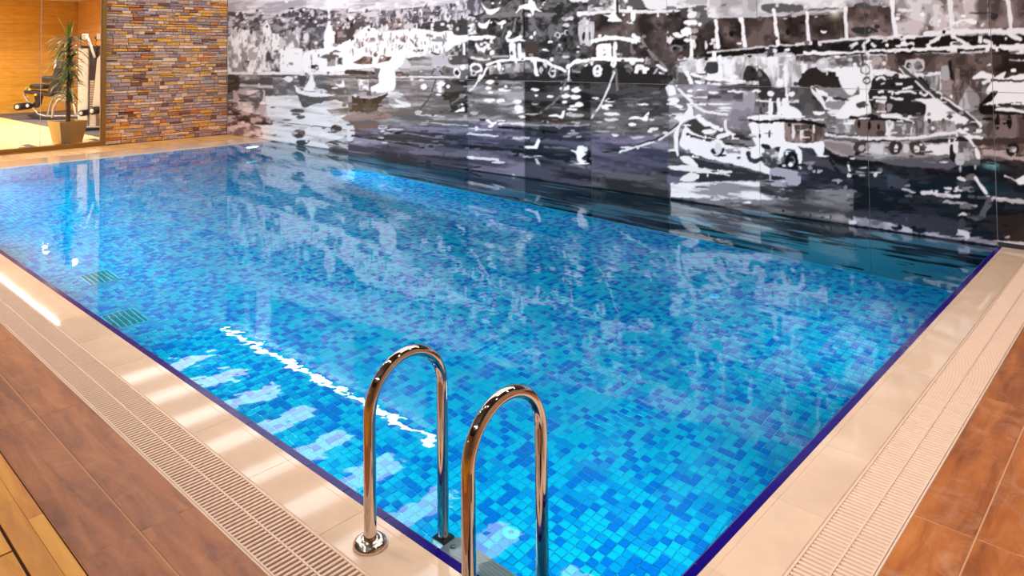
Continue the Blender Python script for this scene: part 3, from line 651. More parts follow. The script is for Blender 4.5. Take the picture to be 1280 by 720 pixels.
# --- fishing boats under the bridge, middle
at(585, 0, 6.544)
R(('i', (0.2, 0.26, 0.32, 0.4, 0.48)), 0, -40, 1047, 655)
R(('h', (0.35, 0.5, 0.66, 0.8)), 0, -700, 840, -40)
P(0.52, 100, 150, 160, 112, 350, 100, 700, 105, 690, 136, 380, 140); P(('v', (0.42, 0.66, 0.85)), -5, -40, 110, -40, 130, 100, 60, 130, -5, 100, t=-0.5); P(('f', (0.5, 0.8, 0.93)), -5, 130, 60, 140, 70, 280, -5, 290)
P(0.94, 105, 15, 150, 68, 190, 74, 262, 64, 200, 120, 160, 116, 135, 82); P(0.94, 60, 168, 100, 190, 140, 190, 182, 158, 152, 236, 100, 226, 80, 200); P(0.94, 208, 165, 250, 184, 300, 168, 310, 190, 280, 206, 250, 196)
P(0.92, -5, 300, 205, 288, 216, 314, -5, 332); P(('f', (0.3, 0.5, 0.9)), 60, 340, 210, 330, 215, 450, 60, 450)
for a in ((75, 388, 12, 10), (110, 362, 15, 14), (160, 372, 12, 12), (192, 342, 15, 26), (130, 412, 10, 26), (195, 432, 14, 20), (205, 25, 12, 10), (262, 25, 10, 8), (340, 268, 20, 22), (432, 300, 18, 16), (545, 272, 12, 19), (520, 306, 15, 18), (900, 402, 15, 30), (675, 346, 25, 12)): E(0.92, *a)
S(0.55, 2.5, 390, 150, 372, 262); S(0.55, 3, 440, 60, 445, 290); S(0.16, 2.5, 455, -20, 458, 300); S(0.5, 3, 520, 150, 560, 230, 600, 300); S(0.42, 3, 340, 150, 280, 300); S(0.48, 4, 680, 210, 665, 260, 680, 320)
P(0.94, 385, 125, 400, 80, 430, 40, 490, 32, 500, -15, 530, -15, 560, 58, 612, 98, 545, 88, 536, 142, 512, 88, 468, 72, 430, 70); S(0.88, 2.2, 590, 62, 610, 40, 640, -5)
P(0.94, 308, 298, 350, 320, 420, 298, 425, 332, 340, 346, 312, 325); S(0.93, 3, 430, 330, 470, 325); P(0.93, 335, 352, 382, 350, 388, 400, 398, 470, 406, 532, 386, 532, 376, 492, 345, 500, 340, 430); P(0.92, 405, 360, 432, 360, 440, 428, 472, 430, 464, 482, 410, 470)
P(('b', (0.18, 0.24, 0.3)), 460, 340, 580, 340, 580, 470, 470, 460, t=0.7); E(0.15, 355, 435, 8, 18)
P(('f', (0.45, 0.6, 0.75)), 160, 540, 450, 510, 460, 590, 180, 610); R(0.2, 0, 625, 790, 660); P(('i', (0.4, 0.52, 0.65)), 460, 500, 540, 510, 540, 590, 470, 590)
S(0.93, 3.2, 150, 530, 250, 500, 350, 490, 465, 492); S(0.94, 4.2, 470, 482, 550, 480, 630, 500, 720, 548, 800, 578); S(0.85, 3.6, 25, 470, 90, 485, 175, 480); S(0.7, 2.5, 200, 465, 330, 460)
RING(0.93, 3.5, 62, 560, 56, 46, 0.4); RING(0.8, 2, 45, 600, 25, 25, 0.3); S(0.93, 4.5, 245, 500, 265, 575); RING(0.6, 1.8, 290, 565, 24, 36, 0.3); S(0.94, 4.5, 545, 490, 555, 570, 570, 625); RING(0.85, 2, 690, 588, 32, 48, 0.35); E(0.2, 690, 592, 8, 25); E(0.75, 600, 575, 18, 30); E(0.85, 632, 522, 16, 30)
S(0.92, 2.6, 155, 545, 110, 635, 40, 712); P(0.92, 605, 398, 640, 400, 668, 422, 640, 418, 615, 412); 
for a in ((802, 158, 30, 14), (802, 206, 30, 16), (805, 266, 18, 22), (800, 466, 30, 12), (750, 368, 12, 10)): E(0.82, *a)
RING(0.8, 2, 735, 285, 27, 27, 0.3); RING(0.55, 1.6, 745, 410, 28, 32, 0.3); RING(0.5, 1.6, 715, 240, 25, 20, 0.28)
P(0.88, 840, -5, 1060, -5, 1060, 20, 1000, 70, 985, 22, 850, 16); P(0.35, 640, 35, 730, 15, 830, 40, 700, 42); S(0.9, 5, 895, 116, 960, 108, 1060, 106)
P(0.78, 905, 200, 1030, 168, 1042, 352, 960, 372, 915, 352); E(0.2, 945, 295, 13, 38); E(0.2, 997, 290, 11, 36); S(0.92, 1.5, 970, 160, 975, 360)
P(0.18, 830, 590, 1060, 570, 1060, 665, 830, 660); S(0.94, 5, 808, 552, 870, 512, 950, 496, 1060, 490); S(0.92, 3, 828, 560, 820, 640, 788, 705); S(0.62, 3, 860, 585, 985, 592); RING(0.9, 2.5, 1040, 570, 22, 54, 0.3); S(0.92, 3, 960, 540, 1000, 520)
P(0.66, 808, 712, 836, 640, 872, 715)
# --- more boats, quay wall starts
at(735, 0, 6.544)
R(('b', (0.2, 0.26, 0.3, 0.36, 0.42)), 0, 60, 1047, 560, t=0.45); P(('hh', (0.72, 0.82, 0.88)), 440, -700, 1060, -700, 1060, 60, 930, 55, 740, 72, 580, 82, 490, 76, 440, 40)
P(('i', (0.42, 0.6, 0.78, 0.9)), 0, -700, 460, -700, 440, 40, 330, 50, 250, 84, 0, 112); P(0.36, 10, 66, 80, 25, 140, 52); P(0.4, 330, -10, 430, -10, 465, 70, 340, 60)
P(0.52, 640, 62, 720, 55, 712, 100, 650, 104); P(0.42, 880, 50, 985, 48, 1060, 115, 930, 210, 900, 120); P(0.34, 770, 70, 830, 66, 830, 140, 770, 140); E(0.9, 700, 88, 55, 10)
S(0.88, 4, -5, 112, 120, 100, 250, 86, 400, 96, 650, 96); S(0.9, 3, 570, 100, 575, 135); S(0.13, 2.4, 240, -10, 243, 105)
P(0.94, 118, 118, 170, 122, 212, 88, 240, 132, 278, 176, 230, 178, 162, 172, 172, 145); P(0.94, 348, 112, 388, 88, 382, 168, 362, 180, 372, 197, 332, 192, 312, 180, 350, 168); P(0.9, 320, 60, 355, 45, 360, 90, 330, 95)
P(0.8, -5, 170, 45, 163, 46, 342, -5, 372); E(0.2, 15, 292, 8, 32); P(0.2, -5, 540, 640, 560, 640, 682, -5, 672); P(0.3, 240, 340, 350, 350, 350, 470, 250, 470, t=0.4)
S(0.93, 5.5, 50, 336, 130, 316, 200, 310, 300, 320, 400, 338); S(0.92, 5.5, 365, 285, 432, 332); E(0.9, 145, 298, 18, 12)
P(0.93, 75, 370, 186, 355, 192, 440, 182, 482, 75, 472); E(0.25, 130, 430, 15, 26); P(0.92, 205, 358, 236, 360, 232, 530, 204, 540); S(0.8, 3, 235, 440, 275, 450)
S(0.94, 5, -5, 490, 120, 482, 320, 490, 450, 492); RING(0.93, 4, 75, 580, 37, 54, 0.25); RING(0.93, 4, 206, 520, 24, 38, 0.3); S(0.93, 5.5, 388, 620, 400, 562, 430, 542, 460, 570, 468, 620); S(0.55, 4, 300, 545, 345, 550, 350, 612); RING(0.6, 1.6, 580, 610, 48, 60, 0.24); P(0.93, 578, 588, 612, 600, 636, 640, 612, 662, 598, 622); S(0.7, 3, 530, 610, 570, 565); E(0.92, 365, 505, 25, 30); E(0.7, 480, 505, 18, 35)
S(0.55, 4, 432, 320, 500, 420, 600, 520, 655, 578); S(0.92, 3, 540, 520, 645, 578); S(0.62, 3, 210, 580, 190, 650, 165, 725); S(0.48, 3, 222, 555, 240, 725); S(0.5, 3, 355, 365, 360, 455)
P(0.86, 650, 248, 672, 292, 712, 320, 662, 362, 644, 330, t=0.6); P(0.13, 700, 322, 800, 330, 800, 362, 690, 366); P(0.92, 690, 272, 740, 264, 782, 300, 730, 310)
for a in ((860, 125, 52, 28, 0.9), (840, 186, 62, 28, 0.92), (810, 262, 46, 42, 0.92), (872, 250, 30, 26, 0.66), (806, 332, 26, 16, 0.9), (905, 120, 20, 20, 0.6), (860, 160, 30, 8, 0.5), (850, 215, 35, 8, 0.5)): E(a[4], *a[:4])
S(0.94, 4, 842, 285, 846, 470); RING(0.55, 2, 720, 400, 50, 32, 0.35); E(0.15, 712, 400, 18, 16)
P(('v', (0.72, 0.8, 0.88, 0.92)), 745, 512, 830, 484, 1060, 466, 1060, 610, 745, 585); P(0.34, 950, 592, 970, 532, 1020, 510, 1060, 508, 1060, 605)
S(0.88, 3, 735, 486, 862, 470); S(0.12, 2.2, 860, 462, 1060, 430); P(('i', (0.3, 0.45, 0.6)), 660, 560, 740, 520, 740, 620, 700, 700, 650, 700)
for a in ((870, 370, 13, 32), (965, 366, 13, 36), (1036, 370, 10, 26)): E(0.86, *a, t=0.4)  # pinkish highlights: lamp reflections painted into the print
R(0.4, 740, 600, 1060, 720); S(0.93, 5, 800, 580, 830, 642, 862, 725); S(0.93, 4, 840, 602, 950, 632, 1060, 646); E(0.93, 912, 672, 42, 18); E(0.93, 986, 682, 18, 14); S(0.85, 3, 980, 610, 1060, 600)
# --- calm water, gull, bow of the white boat
at(735, 90, 6.544)
R(('h', (0.3, 0.37, 0.44, 0.5)), 10, 95, 660, 520); P(('h', (0.22, 0.28, 0.34)), 10, 92, 655, 102, 655, 200, 10, 225); P(('hh', (0.36, 0.44, 0.52, 0.6)), 10, 510, 660, 500, 660, 820, 10, 820, t=-1)
R(('h', (0.48, 0.56, 0.64, 0.7)), 660, 100, 1060, 520, t=-0.4); P(0.2, 0, 20, 640, 20, 640, 90, 0, 88)
S(0.86, 2.6, 215, 0, 165, 130, 100, 272, 25, 378); S(0.5, 2.6, 228, 0, 240, 152); RING(0.92, 4, 75, 10, 35, 30, 0.25)
for a in ((60, 215, 30, 11, 0.85), (175, 235, 40, 17, 0.85), (155, 286, 50, 25, 0.93), (190, 346, 70, 15, 0.9), (192, 391, 56, 13, 0.85), (60, 411, 60, 9, 0.82), (445, 265, 50, 10, 0.93), (360, 430, 35, 15, 0.94), (222, 515, 30, 10, 0.9), (545, 465, 38, 14, 0.88), (510, 482, 24, 17, 0.9), (405, 534, 62, 11, 0.78), (520, 385, 25, 10, 0.85), (188, 455, 36, 8, 0.66), (572, 370, 46, 9, 0.55), (560, 517, 30, 8, 0.7), (120, 485, 60, 7, 0.7), (350, 270, 30, 12, 0.55), (550, 170, 45, 12, 0.5)): E(a[4], *a[:4])
P(0.94, 335, 378, 380, 361, 440, 374, 482, 332, 502, 320, 486, 396, 450, 402, 420, 387, 345, 389); S(0.25, 2.2, 503, 322, 540, 305, 582, 280)
S(0.2, 3, 120, 648, 300, 632, 430, 592, 560, 550, 655, 492, 738, 430); S(0.87, 3, 260, 652, 430, 604, 560, 564, 660, 505, 742, 440)
P(0.93, 640, 112, 700, 110, 716, 180, 652, 192)
for a in ((705, 230, 40, 25), (692, 260, 36, 9), (742, 281, 36, 14), (840, 155, 30, 16), (916, 160, 42, 20), (860, 200, 46, 11), (965, 222, 110, 9), (1025, 170, 45, 10), (830, 266, 40, 8), (680, 350, 50, 9)): E(0.93, *a)
S(0.9, 3.6, 720, 112, 800, 200, 900, 275, 1000, 325, 1060, 337)
P(0.92, 822, 275, 842, 282, 842, 340, 892, 380, 800, 402, 742, 480, 735, 690, 712, 640, 702, 520, 760, 420, 705, 384, 740, 350, 800, 340, t=-0.3); S(0.9, 3, 660, 645, 715, 635)
# --- white boat
at(835, 120, 6)
P(('b', (0.52, 0.58, 0.66)), 180, -40, 660, -40, 620, 260, 420, 240, 200, 150, t=-0.4)
for a in ((330, 10, 160, 8), (300, 62, 180, 8), (420, 90, 60, 8), (410, 108, 60, 6)): E(0.92, *a)
S(0.9, 3.6, 130, 5, 230, 90, 330, 125, 445, 136)
P(0.92, 95, 320, 130, 228, 250, 300, 400, 330, 430, 362, 620, 392, 690, 376, 725, 405, 705, 500, 850, 582, 870, 622, 700, 572, 560, 532, 350, 482, 200, 442, 90, 375, t=-0.25)
P(0.62, 430, 400, 520, 395, 540, 430, 450, 425, t=-0.8); E(0.6, 150, 415, 22, 16, t=-.8); P(0.75, 700, 440, 830, 470, 830, 572, 760, 540)
P(0.28, 128, 212, 200, 175, 262, 222, 380, 240, 402, 252, 350, 272, 280, 302, 200, 282); P(0.93, 208, 152, 240, 138, 300, 190, 412, 240, 402, 268, 330, 242, 240, 202); E(0.92, 300, 266, 52, 22); P(0.3, 340, 292, 400, 268, 462, 276, 380, 302)
S(0.9, 4, 430, 180, 440, 260, 500, 290); S(0.92, 6, 370, 310, 450, 285, 500, 300); P(0.22, 498, 290, 560, 290, 625, 332, 560, 332, 500, 312); S(0.24, 3, 140, 282, 250, 322, 352, 336); S(0.18, 2.2, 430, 356, 540, 374, 632, 382)
P(0.92, 150, 90, 180, 80, 192, 150, 120, 200, 62, 282, 82, 442, 60, 420, 40, 300, 70, 230, 100, 180, t=-0.2); E(0.92, 40, 30, 42, 20); E(0.92, 30, 60, 42, 14); E(0.88, 60, 140, 64, 11)
R(('h', (0.3, 0.42, 0.5)), -5, 540, 120, 720, t=-1)
P(0.24, 90, 440, 250, 480, 400, 512, 600, 560, 910, 622, 700, 627, 400, 636, 250, 642, 190, 610, 240, 545, 150, 480); P(0.92, 90, 450, 150, 448, 212, 500, 224, 532, 140, 512, 100, 482); P(0.9, -5, 530, 150, 518, 300, 550, 472, 564, 472, 582, 300, 580, 50, 556); P(0.9, 90, 622, 180, 570, 232, 600, 200, 632, 120, 642); S(0.85, 2, 270, 540, 460, 600)
for a in ((372, 568, 8, 20), (296, 595, 8, 18), (226, 604, 8, 15)): E(0.95, *a, t=0.5)  # pink glints of lamps painted into the print
P(('h', (0.62, 0.84, 0.9, 0.92)), 20, 652, 700, 632, 930, 640, 900, 780, 20, 760, t=-0.25); P(('h', (0.25, 0.35, 0.6, 0.9)), 690, 640, 1030, 610, 1030, 780, 690, 740)
S(0.2, 4.5, 330, 400, 350, 432, 375, 446, 400, 422, 416, 395); E(0.85, 372, 395, 25, 45); S(0.24, 5.5, 600, 420, 612, 470, 650, 492, 705, 470); E(0.93, 665, 425, 42, 50); E(0.3, 530, 465, 14, 10)
R(('v', (0.24, 0.32, 0.48)), 690, -10, 1025, 145)
P(0.93, 612, 200, 880, 190, 880, 345, 1025, 350, 1025, 385, 700, 384, 640, 342, 622, 262); P(0.93, 598, 152, 700, 140, 1000, 145, 1025, 158, 850, 186, 680, 192, 610, 176); S(0.12, 3, 610, 178, 680, 194, 850, 190, 1025, 192)
E(0.14, 688, 290, 9, 29); E(0.2, 761, 285, 8, 29); S(0.92, 5, 772, -10, 770, 140); S(0.92, 5, 836, -10, 834, 140); P(0.93, 868, 30, 890, 28, 902, 80, 962, 110, 1002, 142, 890, 150, 868, 110); S(0.9, 2.5, 660, 35, 990, 45)
P(('v', (0.3, 0.42, 0.5)), 880, 200, 960, 195, 965, 342, 882, 350, t=0.7); E(0.88, 940, 290, 10, 42); P(0.5, 965, 215, 1025, 215, 1025, 340, 965, 340, t=0.6)
P(('i', (0.3, 0.5, 0.8)), 700, 430, 840, 400, 850, 500, 830, 580, 720, 520); S(0.93, 6.5, 852, 440, 870, 402, 915, 384, 965, 400, 988, 450, 988, 505); RING(0.1, 4.5, 930, 482, 48, 62, 0.55); E(0.92, 925, 515, 18, 16); S(0.93, 3, 810, 380, 1000, 368); E(0.12, 850, 530, 35, 28); E(0.9, 865, 522, 16, 10); P(0.2, 810, 385, 870, 385, 840, 430, 812, 410); P(0.16, 700, 365, 760, 370, 765, 405, 710, 390)
# --- quay wall and bridge
at(885, 0, 6)
R(('b', (0.68, 0.76, 0.83, 0.88)), -5, -400, 1025, 135); P(0.42, 400, 42, 480, 28, 700, 40, 700, 92, 560, 92, 420, 90); P(0.45, 750, 70, 870, 60, 1020, 60, 1020, 102, 760, 102); P(0.5, 90, 45, 140, 25, 130, 50); S(0.75, 3.2, 90, 130, 400, 112, 740, 92, 1020, 80)
P(('b', (0.18, 0.23, 0.28, 0.34, 0.42)), 40, 140, 490, 126, 1025, 102, 1025, 325, 740, 325, 530, 345, 270, 372, -5, 402, 30, 300, t=0.6)
P(0.12, -5, 398, 270, 362, 530, 338, 740, 318, 1025, 302, 1025, 400, 750, 400, 500, 405, 270, 418, -5, 428)
S(0.82, 2.5, -5, 397, 270, 366, 530, 342, 760, 326, 1025, 310); S(0.76, 2.5, 270, 416, 500, 402, 630, 396); S(0.92, 4.6, 740, 396, 880, 392, 1025, 385); S(0.62, 4, 425, 402, 500, 372); S(0.92, 3.2, 578, 382, 612, 365); S(0.92, 4, 690, 372, 742, 350); P(0.35, 450, 380, 500, 375, 480, 450, 440, 430)
for a in ((60, 170, 76, 365), (256, 155, 276, 350), (495, 85, 525, 342), (740, 85, 754, 318)): S(0.92, 4.2, *a)
E(0.93, 60, 160, 15, 16); E(0.93, 248, 147, 22, 18); E(0.92, 492, 78, 14, 16); P(0.93, 845, 222, 890, 235, 885, 250, 850, 240); E(0.1, 178, 255, 18, 22); E(0.12, 600, 235, 15, 26)
P(('v', (0.66, 0.78, 0.86, 0.92)), -5, 432, 350, 428, 500, 425, 700, 440, 1025, 415, 1025, 655, 690, 655, 480, 655, -5, 600); P(('b', (0.42, 0.52, 0.62)), 700, 412, 1025, 402, 1025, 440, 900, 470, 720, 480)
P(0.24, 262, 605, 290, 502, 350, 495, 400, 520, 450, 570, 476, 640, 472, 730, 380, 730, 378, 612, t=0.3); P(0.5, 365, 520, 400, 545, 405, 575, 375, 570)
P(0.2, 688, 650, 700, 582, 740, 525, 810, 506, 852, 510, 852, 540, 940, 540, 1005, 650, t=0.3); P(0.9, 852, 480, 1025, 470, 1025, 640, 1000, 640, 940, 540, 852, 540)
S(0.94, 5, 46, 392, 50, 482); S(0.93, 5, 86, 420, 95, 592); P(0.92, -5, 562, 80, 540, 102, 592, -5, 580); S(0.93, 3, -5, 590, 130, 600, 280, 612); S(0.93, 4, 580, 560, 590, 730); E(0.93, 540, 625, 26, 42); E(0.85, 50, 345, 11, 26, t=0.5); P(0.3, -5, 470, 70, 470, 70, 540, -5, 545)  # the pinkish ellipse is a lamp reflection painted in
R(('h', (0.36, 0.5, 0.6)), -5, 645, 262, 760, t=-0.4); R(('h', (0.3, 0.45, 0.62)), 474, 655, 690, 760, t=-0.3)
for a in ((40, 695, 42, 10), (210, 688, 72, 9), (360, 684, 36, 14), (200, 627, 72, 9), (60, 630, 42, 12), (470, 700, 25, 20), (630, 705, 30, 16)): E(0.92, *a)
S(0.93, 7, 770, 662, 830, 692, 890, 722); S(0.6, 2, 800, 640, 1000, 700)
# --- bridge continues
at(995, 0, 6)
R(('b', (0.58, 0.68, 0.76, 0.82)), 360, -400, 1025, 60); P(('b', (0.3, 0.38, 0.46, 0.55)), 385, 50, 740, 45, 760, 280, 385, 290, t=0.6); P(('b', (0.4, 0.5, 0.6, 0.7, 0.8)), 745, 40, 1025, 40, 1025, 275, 760, 275, t=0.4)
P(0.36, 430, 40, 500, 15, 580, 50, 520, 75); P(0.25, 410, 215, 560, 205, 620, 240, 480, 260)
P(('i', (0.12, 0.16, 0.22)), -5, 332, 380, 294, 560, 284, 1025, 270, 1025, 385, 560, 402, 300, 412, -5, 405)
S(0.86, 4, -5, 334, 380, 296, 540, 286, 1025, 268); S(0.92, 4.8, 60, 398, 400, 398, 560, 388, 1025, 372); S(0.1, 2, 60, 418, 300, 416, 480, 402, 1025, 388)
for a in ((400, 356, 462, 322), (500, 345, 545, 300), (780, 350, 900, 362), (836, 300, 890, 372), (655, 330, 680, 295, 740, 290), (880, 315, 930, 290, 985, 312), (560, 330, 600, 350), (510, 370, 560, 430)): S(0.88, 4, *a)
for a in ((850, 350, 20, 16), (765, 318, 50, 18), (930, 322, 50, 28)): E(0.12, *a)
S(0.9, 4.6, 370, 50, 372, 150, 382, 288); S(0.92, 6, 718, -20, 728, 100, 750, 270); S(0.12, 2.5, 355, 180, 358, 270); S(0.12, 2, 765, 200, 770, 260); P(0.88, 750, 60, 870, 75, 860, 95, 780, 85)
R(('i', (0.34, 0.42, 0.52, 0.6)), -5, 418, 1025, 460, t=0.3); P(0.8, 160, 452, 250, 425, 480, 442, 480, 502, 190, 540); P(0.92, 190, 515, 480, 500, 490, 602, 420, 720, 350, 660, 330, 602, 280, 540); P(('i', (0.4, 0.55, 0.7)), 240, 440, 480, 430, 480, 490, 260, 500)
P(('i', (0.42, 0.55, 0.7)), 560, 430, 1025, 420, 1025, 520, 560, 520, t=0.3); P(0.92, 560, 520, 800, 515, 1025, 540, 1025, 570, 800, 562, 560, 566); P(0.92, 480, 480, 570, 480, 580, 720, 480, 720); P(0.2, 590, 570, 820, 578, 905, 640, 905, 730, 590, 730)
for a in ((600, 600, 640, 575, 690, 610), (640, 630, 700, 625), (735, 632, 800, 628), (600, 655, 690, 650), (700, 585, 760, 600, 850, 590), (750, 690, 850, 680), (610, 690, 680, 700, 760, 690), (830, 650, 880, 660)): S(0.9, 3, *a)
S(0.88, 3.4, 545, 400, 552, 560, 560, 730); S(0.25, 2.5, 490, 400, 500, 490); RING(0.45, 2, 520, 520, 40, 40, 0.9); E(0.3, 530, 600, 28, 30)
S(0.92, 7, 700, 450, 745, 520, 830, 545, 880, 610, 960, 660, 1030, 705); S(0.36, 4, 700, 440, 742, 515, 822, 540, 872, 602, 955, 650, 1030, 700); E(0.22, 843, 492, 22, 20); E(0.1, 935, 592, 24, 24); E(0.6, 915, 468, 35, 30); P(0.9, 980, 500, 1030, 500, 1030, 560, 980, 560)
# --- bridge end, right
at(1110, 0, 6)
R(('b', (0.4, 0.48, 0.58, 0.68, 0.78)), 50, -400, 750, 265, t=0.4); R(('b', (0.33, 0.4, 0.48, 0.55)), 752, -400, 1400, 215, t=0.5); P(('b', (0.62, 0.74, 0.84)), 60, -50, 300, -50, 420, 30, 400, 150, 330, 200, 60, 90, t=0.2); P(0.28, 600, 95, 745, 90, 745, 102, 660, 105); P(0.25, 760, 90, 830, 110, 800, 150, 760, 140)
S(0.92, 5.4, 28, -20, 40, 150, 62, 270); S(0.9, 6.5, 462, -20, 475, 130, 486, 235); S(0.9, 5, 898, -20, 912, 100, 922, 212); P(0.93, 448, 152, 500, 162, 560, 148, 662, 148, 652, 186, 560, 172, 490, 184)
E(0.88, 130, 75, 60, 14); E(0.85, 350, 165, 40, 30); P(0.9, 690, 190, 725, 170, 705, 212)
P(0.15, -5, 300, 450, 268, 700, 268, 1400, 255, 1400, 335, 770, 342, 500, 352, -5, 374, t=0.3); S(0.9, 6, 270, 252, 500, 240, 760, 235, 1400, 222); S(0.92, 5.6, -5, 386, 420, 366, 700, 352, 1400, 352); S(0.1, 2.6, -5, 402, 400, 386, 700, 372, 900, 380)
for a in ((100, 290, 140, 325, 185, 362), (60, 342, 190, 332), (285, 335, 350, 300, 420, 272), (470, 332, 540, 325, 615, 336), (480, 262, 530, 300, 600, 330), (690, 275, 690, 320), (890, 250, 1000, 300), (720, 300, 780, 330), (120, 285, 200, 275)): S(0.9, 5, *a)
for a in ((165, 350, 20, 15), (70, 318, 55, 18), (250, 315, 55, 26), (430, 300, 45, 26), (520, 328, 35, 8), (655, 288, 14, 22)): E(0.13, *a)
S(0.92, 5, 745, 350, 750, 415); S(0.9, 3.5, 440, 370, 520, 385)
P(('b', (0.24, 0.3, 0.37, 0.44)), -5, 405, 1400, 392, 1400, 600, 640, 580, 480, 700, -5, 560, t=0.6); P(('b', (0.18, 0.22, 0.3)), 780, 385, 1400, 385, 1400, 540, 780, 540, t=0.5)
P(0.78, 130, 452, 260, 440, 265, 530, 130, 542); E(0.25, 155, 492, 22, 22); E(0.5, 225, 490, 30, 35); P(0.88, -5, 520, 110, 560, 400, 540, 402, 725, 360, 690, 220, 602, -5, 572); P(0.2, -5, 575, 200, 600, 200, 660, 100, 730, -5, 730)
for a in ((40, 630, 105, 630), (0, 600, 60, 595), (60, 690, 150, 680, 200, 690), (110, 660, 180, 655)): S(0.9, 3, *a)
P(('v', (0.5, 0.62, 0.75)), 270, 570, 390, 560, 390, 680, 330, 680, 270, 630); E(0.12, 240, 595, 26, 24); S(0.92, 8, 95, 505, 200, 592, 300, 672, 390, 730); S(0.38, 5, 95, 500, 200, 588, 300, 668, 390, 726)
P(('v', (0.5, 0.6, 0.7)), 395, 500, 470, 480, 480, 700, 400, 700); S(0.14, 5, 462, 460, 475, 560, 492, 665); P(('v', (0.28, 0.38, 0.5)), 490, 500, 620, 540, 640, 720, 490, 720, t=0.5); S(0.9, 4, 610, 600, 616, 690)
P(0.92, 640, 572, 700, 535, 782, 560, 782, 592, 640, 590); P(0.18, 640, 595, 700, 600, 660, 650, 640, 640); P(0.93, 778, 605, 830, 562, 885, 540, 872, 590, 1000, 552, 1400, 540, 1400, 720, 770, 720, t=0.25); S(0.2, 2.2, 770, 602, 1020, 606, 1400, 600); S(0.9, 4.5, 648, 668, 700, 630, 765, 600); P(0.9, 950, 395, 1400, 388, 1400, 405, 960, 402); P(0.85, 950, 445, 1400, 440, 1400, 455, 950, 458)
# --- boats below, right half
at(965, 110, 6)
R(('h', (0.18, 0.23, 0.28, 0.34)), 90, 430, 1025, 760, t=-0.5); P(('b', (0.3, 0.36, 0.42)), 120, -5, 320, -5, 392, 170, 392, 212, 220, 202, 120, 110)
P(0.93, 78, 90, 110, 78, 130, 130, 182, 150, 222, 212, 78, 212); S(0.92, 4, 50, 60, 50, 220); S(0.92, 3, 108, -10, 115, 110); E(0.92, 145, 48, 25, 22); S(0.86, 3, 120, 105, 200, 100)
P(0.9, 288, -10, 330, 30, 400, 60, 560, 80, 640, 48, 560, 152, 490, 232, 400, 162, 350, 102, 310, 50); P(0.6, 400, 112, 500, 98, 556, 100, 500, 162, 420, 152); P(0.3, 370, 60, 420, 75, 400, 110); P(0.93, 560, 112, 640, 50, 722, 28, 732, 182, 600, 222, 520, 236, 478, 212); P(0.32, 632, 112, 702, 100, 692, 150, 640, 142); P(0.22, 460, 70, 560, 75, 540, 95, 470, 88)
S(0.9, 3, 735, -10, 735, 190); P(0.2, 745, -10, 1025, -10, 1025, 200, 880, 180, 745, 150); P(('b', (0.36, 0.5, 0.62)), 760, 120, 900, 110, 905, 190, 770, 190, t=0.4)
for a in ((760, 70, 860, 75), (780, 100, 860, 105), (890, 70, 980, 85), (800, 30, 900, 25), (930, 40, 1020, 30)): S(0.9, 4, *a)
E(0.93, 350, 186, 46, 18); P(('i', (0.45, 0.6, 0.8)), 400, 200, 480, 195, 485, 300, 410, 300); P(('i', (0.55, 0.66, 0.8)), 470, 270, 550, 240, 592, 332, 480, 336); P(('i', (0.5, 0.7, 0.88)), 560, 235, 640, 235, 640, 345, 590, 340)
P(0.44, 630, 240, 842, 240, 852, 340, 820, 372, 640, 352, t=0.7)
for a in ((650, 272, 12, 29), (730, 280, 12, 33), (801, 290, 10, 23)): E(0.12, *a)
E(0.3, 815, 340, 35, 22, t=0.4); P(('i', (0.55, 0.75, 0.9)), 850, 250, 1025, 250, 1025, 365, 850, 360); S(0.14, 3.6, 580, 226, 700, 226, 830, 236, 960, 242); S(0.93, 5, 820, 212, 920, 212, 1025, 238); P(0.15, 705, 195, 800, 210, 780, 225, 720, 215)
S(0.85, 3, -5, 228, 200, 234, 390, 240); S(0.08, 4.6, -5, 256, 120, 244, 220, 246, 400, 286)
P(('v', (0.34, 0.44, 0.55)), 90, 262, 392, 292, 402, 402, 250, 402, 100, 402, t=0.7); E(0.88, 160, 330, 12, 56); E(0.86, 222, 350, 15, 50); E(0.24, 272, 372, 26, 36, t=0.8); S(0.9, 2, 310, 280, 315, 340)
P(0.93, -5, 262, 80, 270, 102, 402, 290, 412, 330, 404, 395, 405, 392, 460, 380, 505, 342, 505, 300, 452, 200, 440, 40, 442, -5, 450)
P(0.68, 400, 382, 600, 402, 1025, 392, 1025, 562, 860, 562, 600, 522, 480, 502, 400, 442, t=0.3); P(0.82, 740, 425, 870, 425, 880, 490, 740, 490); P(0.5, 600, 502, 1025, 542, 1025, 585, 820, 562, 600, 532); P(0.56, 400, 402, 590, 432, 602, 512, 420, 452, t=0.4)
S(0.88, 4.6, 400, 342, 500, 356, 620, 362, 700, 380, 1025, 376); S(0.2, 2.4, 590, 402, 720, 402, 1025, 388); S(0.3, 2, 415, 330, 520, 350, 640, 352)
E(0.28, 660, 442, 52, 56, t=0.3); E(0.72, 672, 450, 22, 26); E(0.2, 925, 450, 50, 50, t=0.3); E(0.87, 932, 450, 20, 26)
P(0.12, 420, 505, 600, 530, 1025, 582, 1025, 660, 700, 610, 480, 560)
S(0.93, 6.5, 65, 520, 75, 460, 130, 440, 190, 460, 210, 520, 205, 560); RING(0.1, 4.2, 148, 545, 48, 62, 0.55); E(0.92, 140, 575, 18, 16); E(0.12, 85, 585, 34, 28); E(0.9, 90, 580, 16, 10); E(0.85, 205, 600, 20, 12)
P(0.7, -5, 600, 120, 610, 210, 645, 195, 730, -5, 730, t=-0.6); P(0.2, -5, 650, 150, 685, -5, 690)
for a in ((340, 626, 42, 14, 0.72), (290, 562, 60, 12, 0.6), (490, 696, 42, 12, 0.62), (452, 560, 12, 19, 0.66), (250, 640, 40, 8, 0.45), (600, 690, 50, 8, 0.3)): E(a[4], *a[:4], t=-0.4)
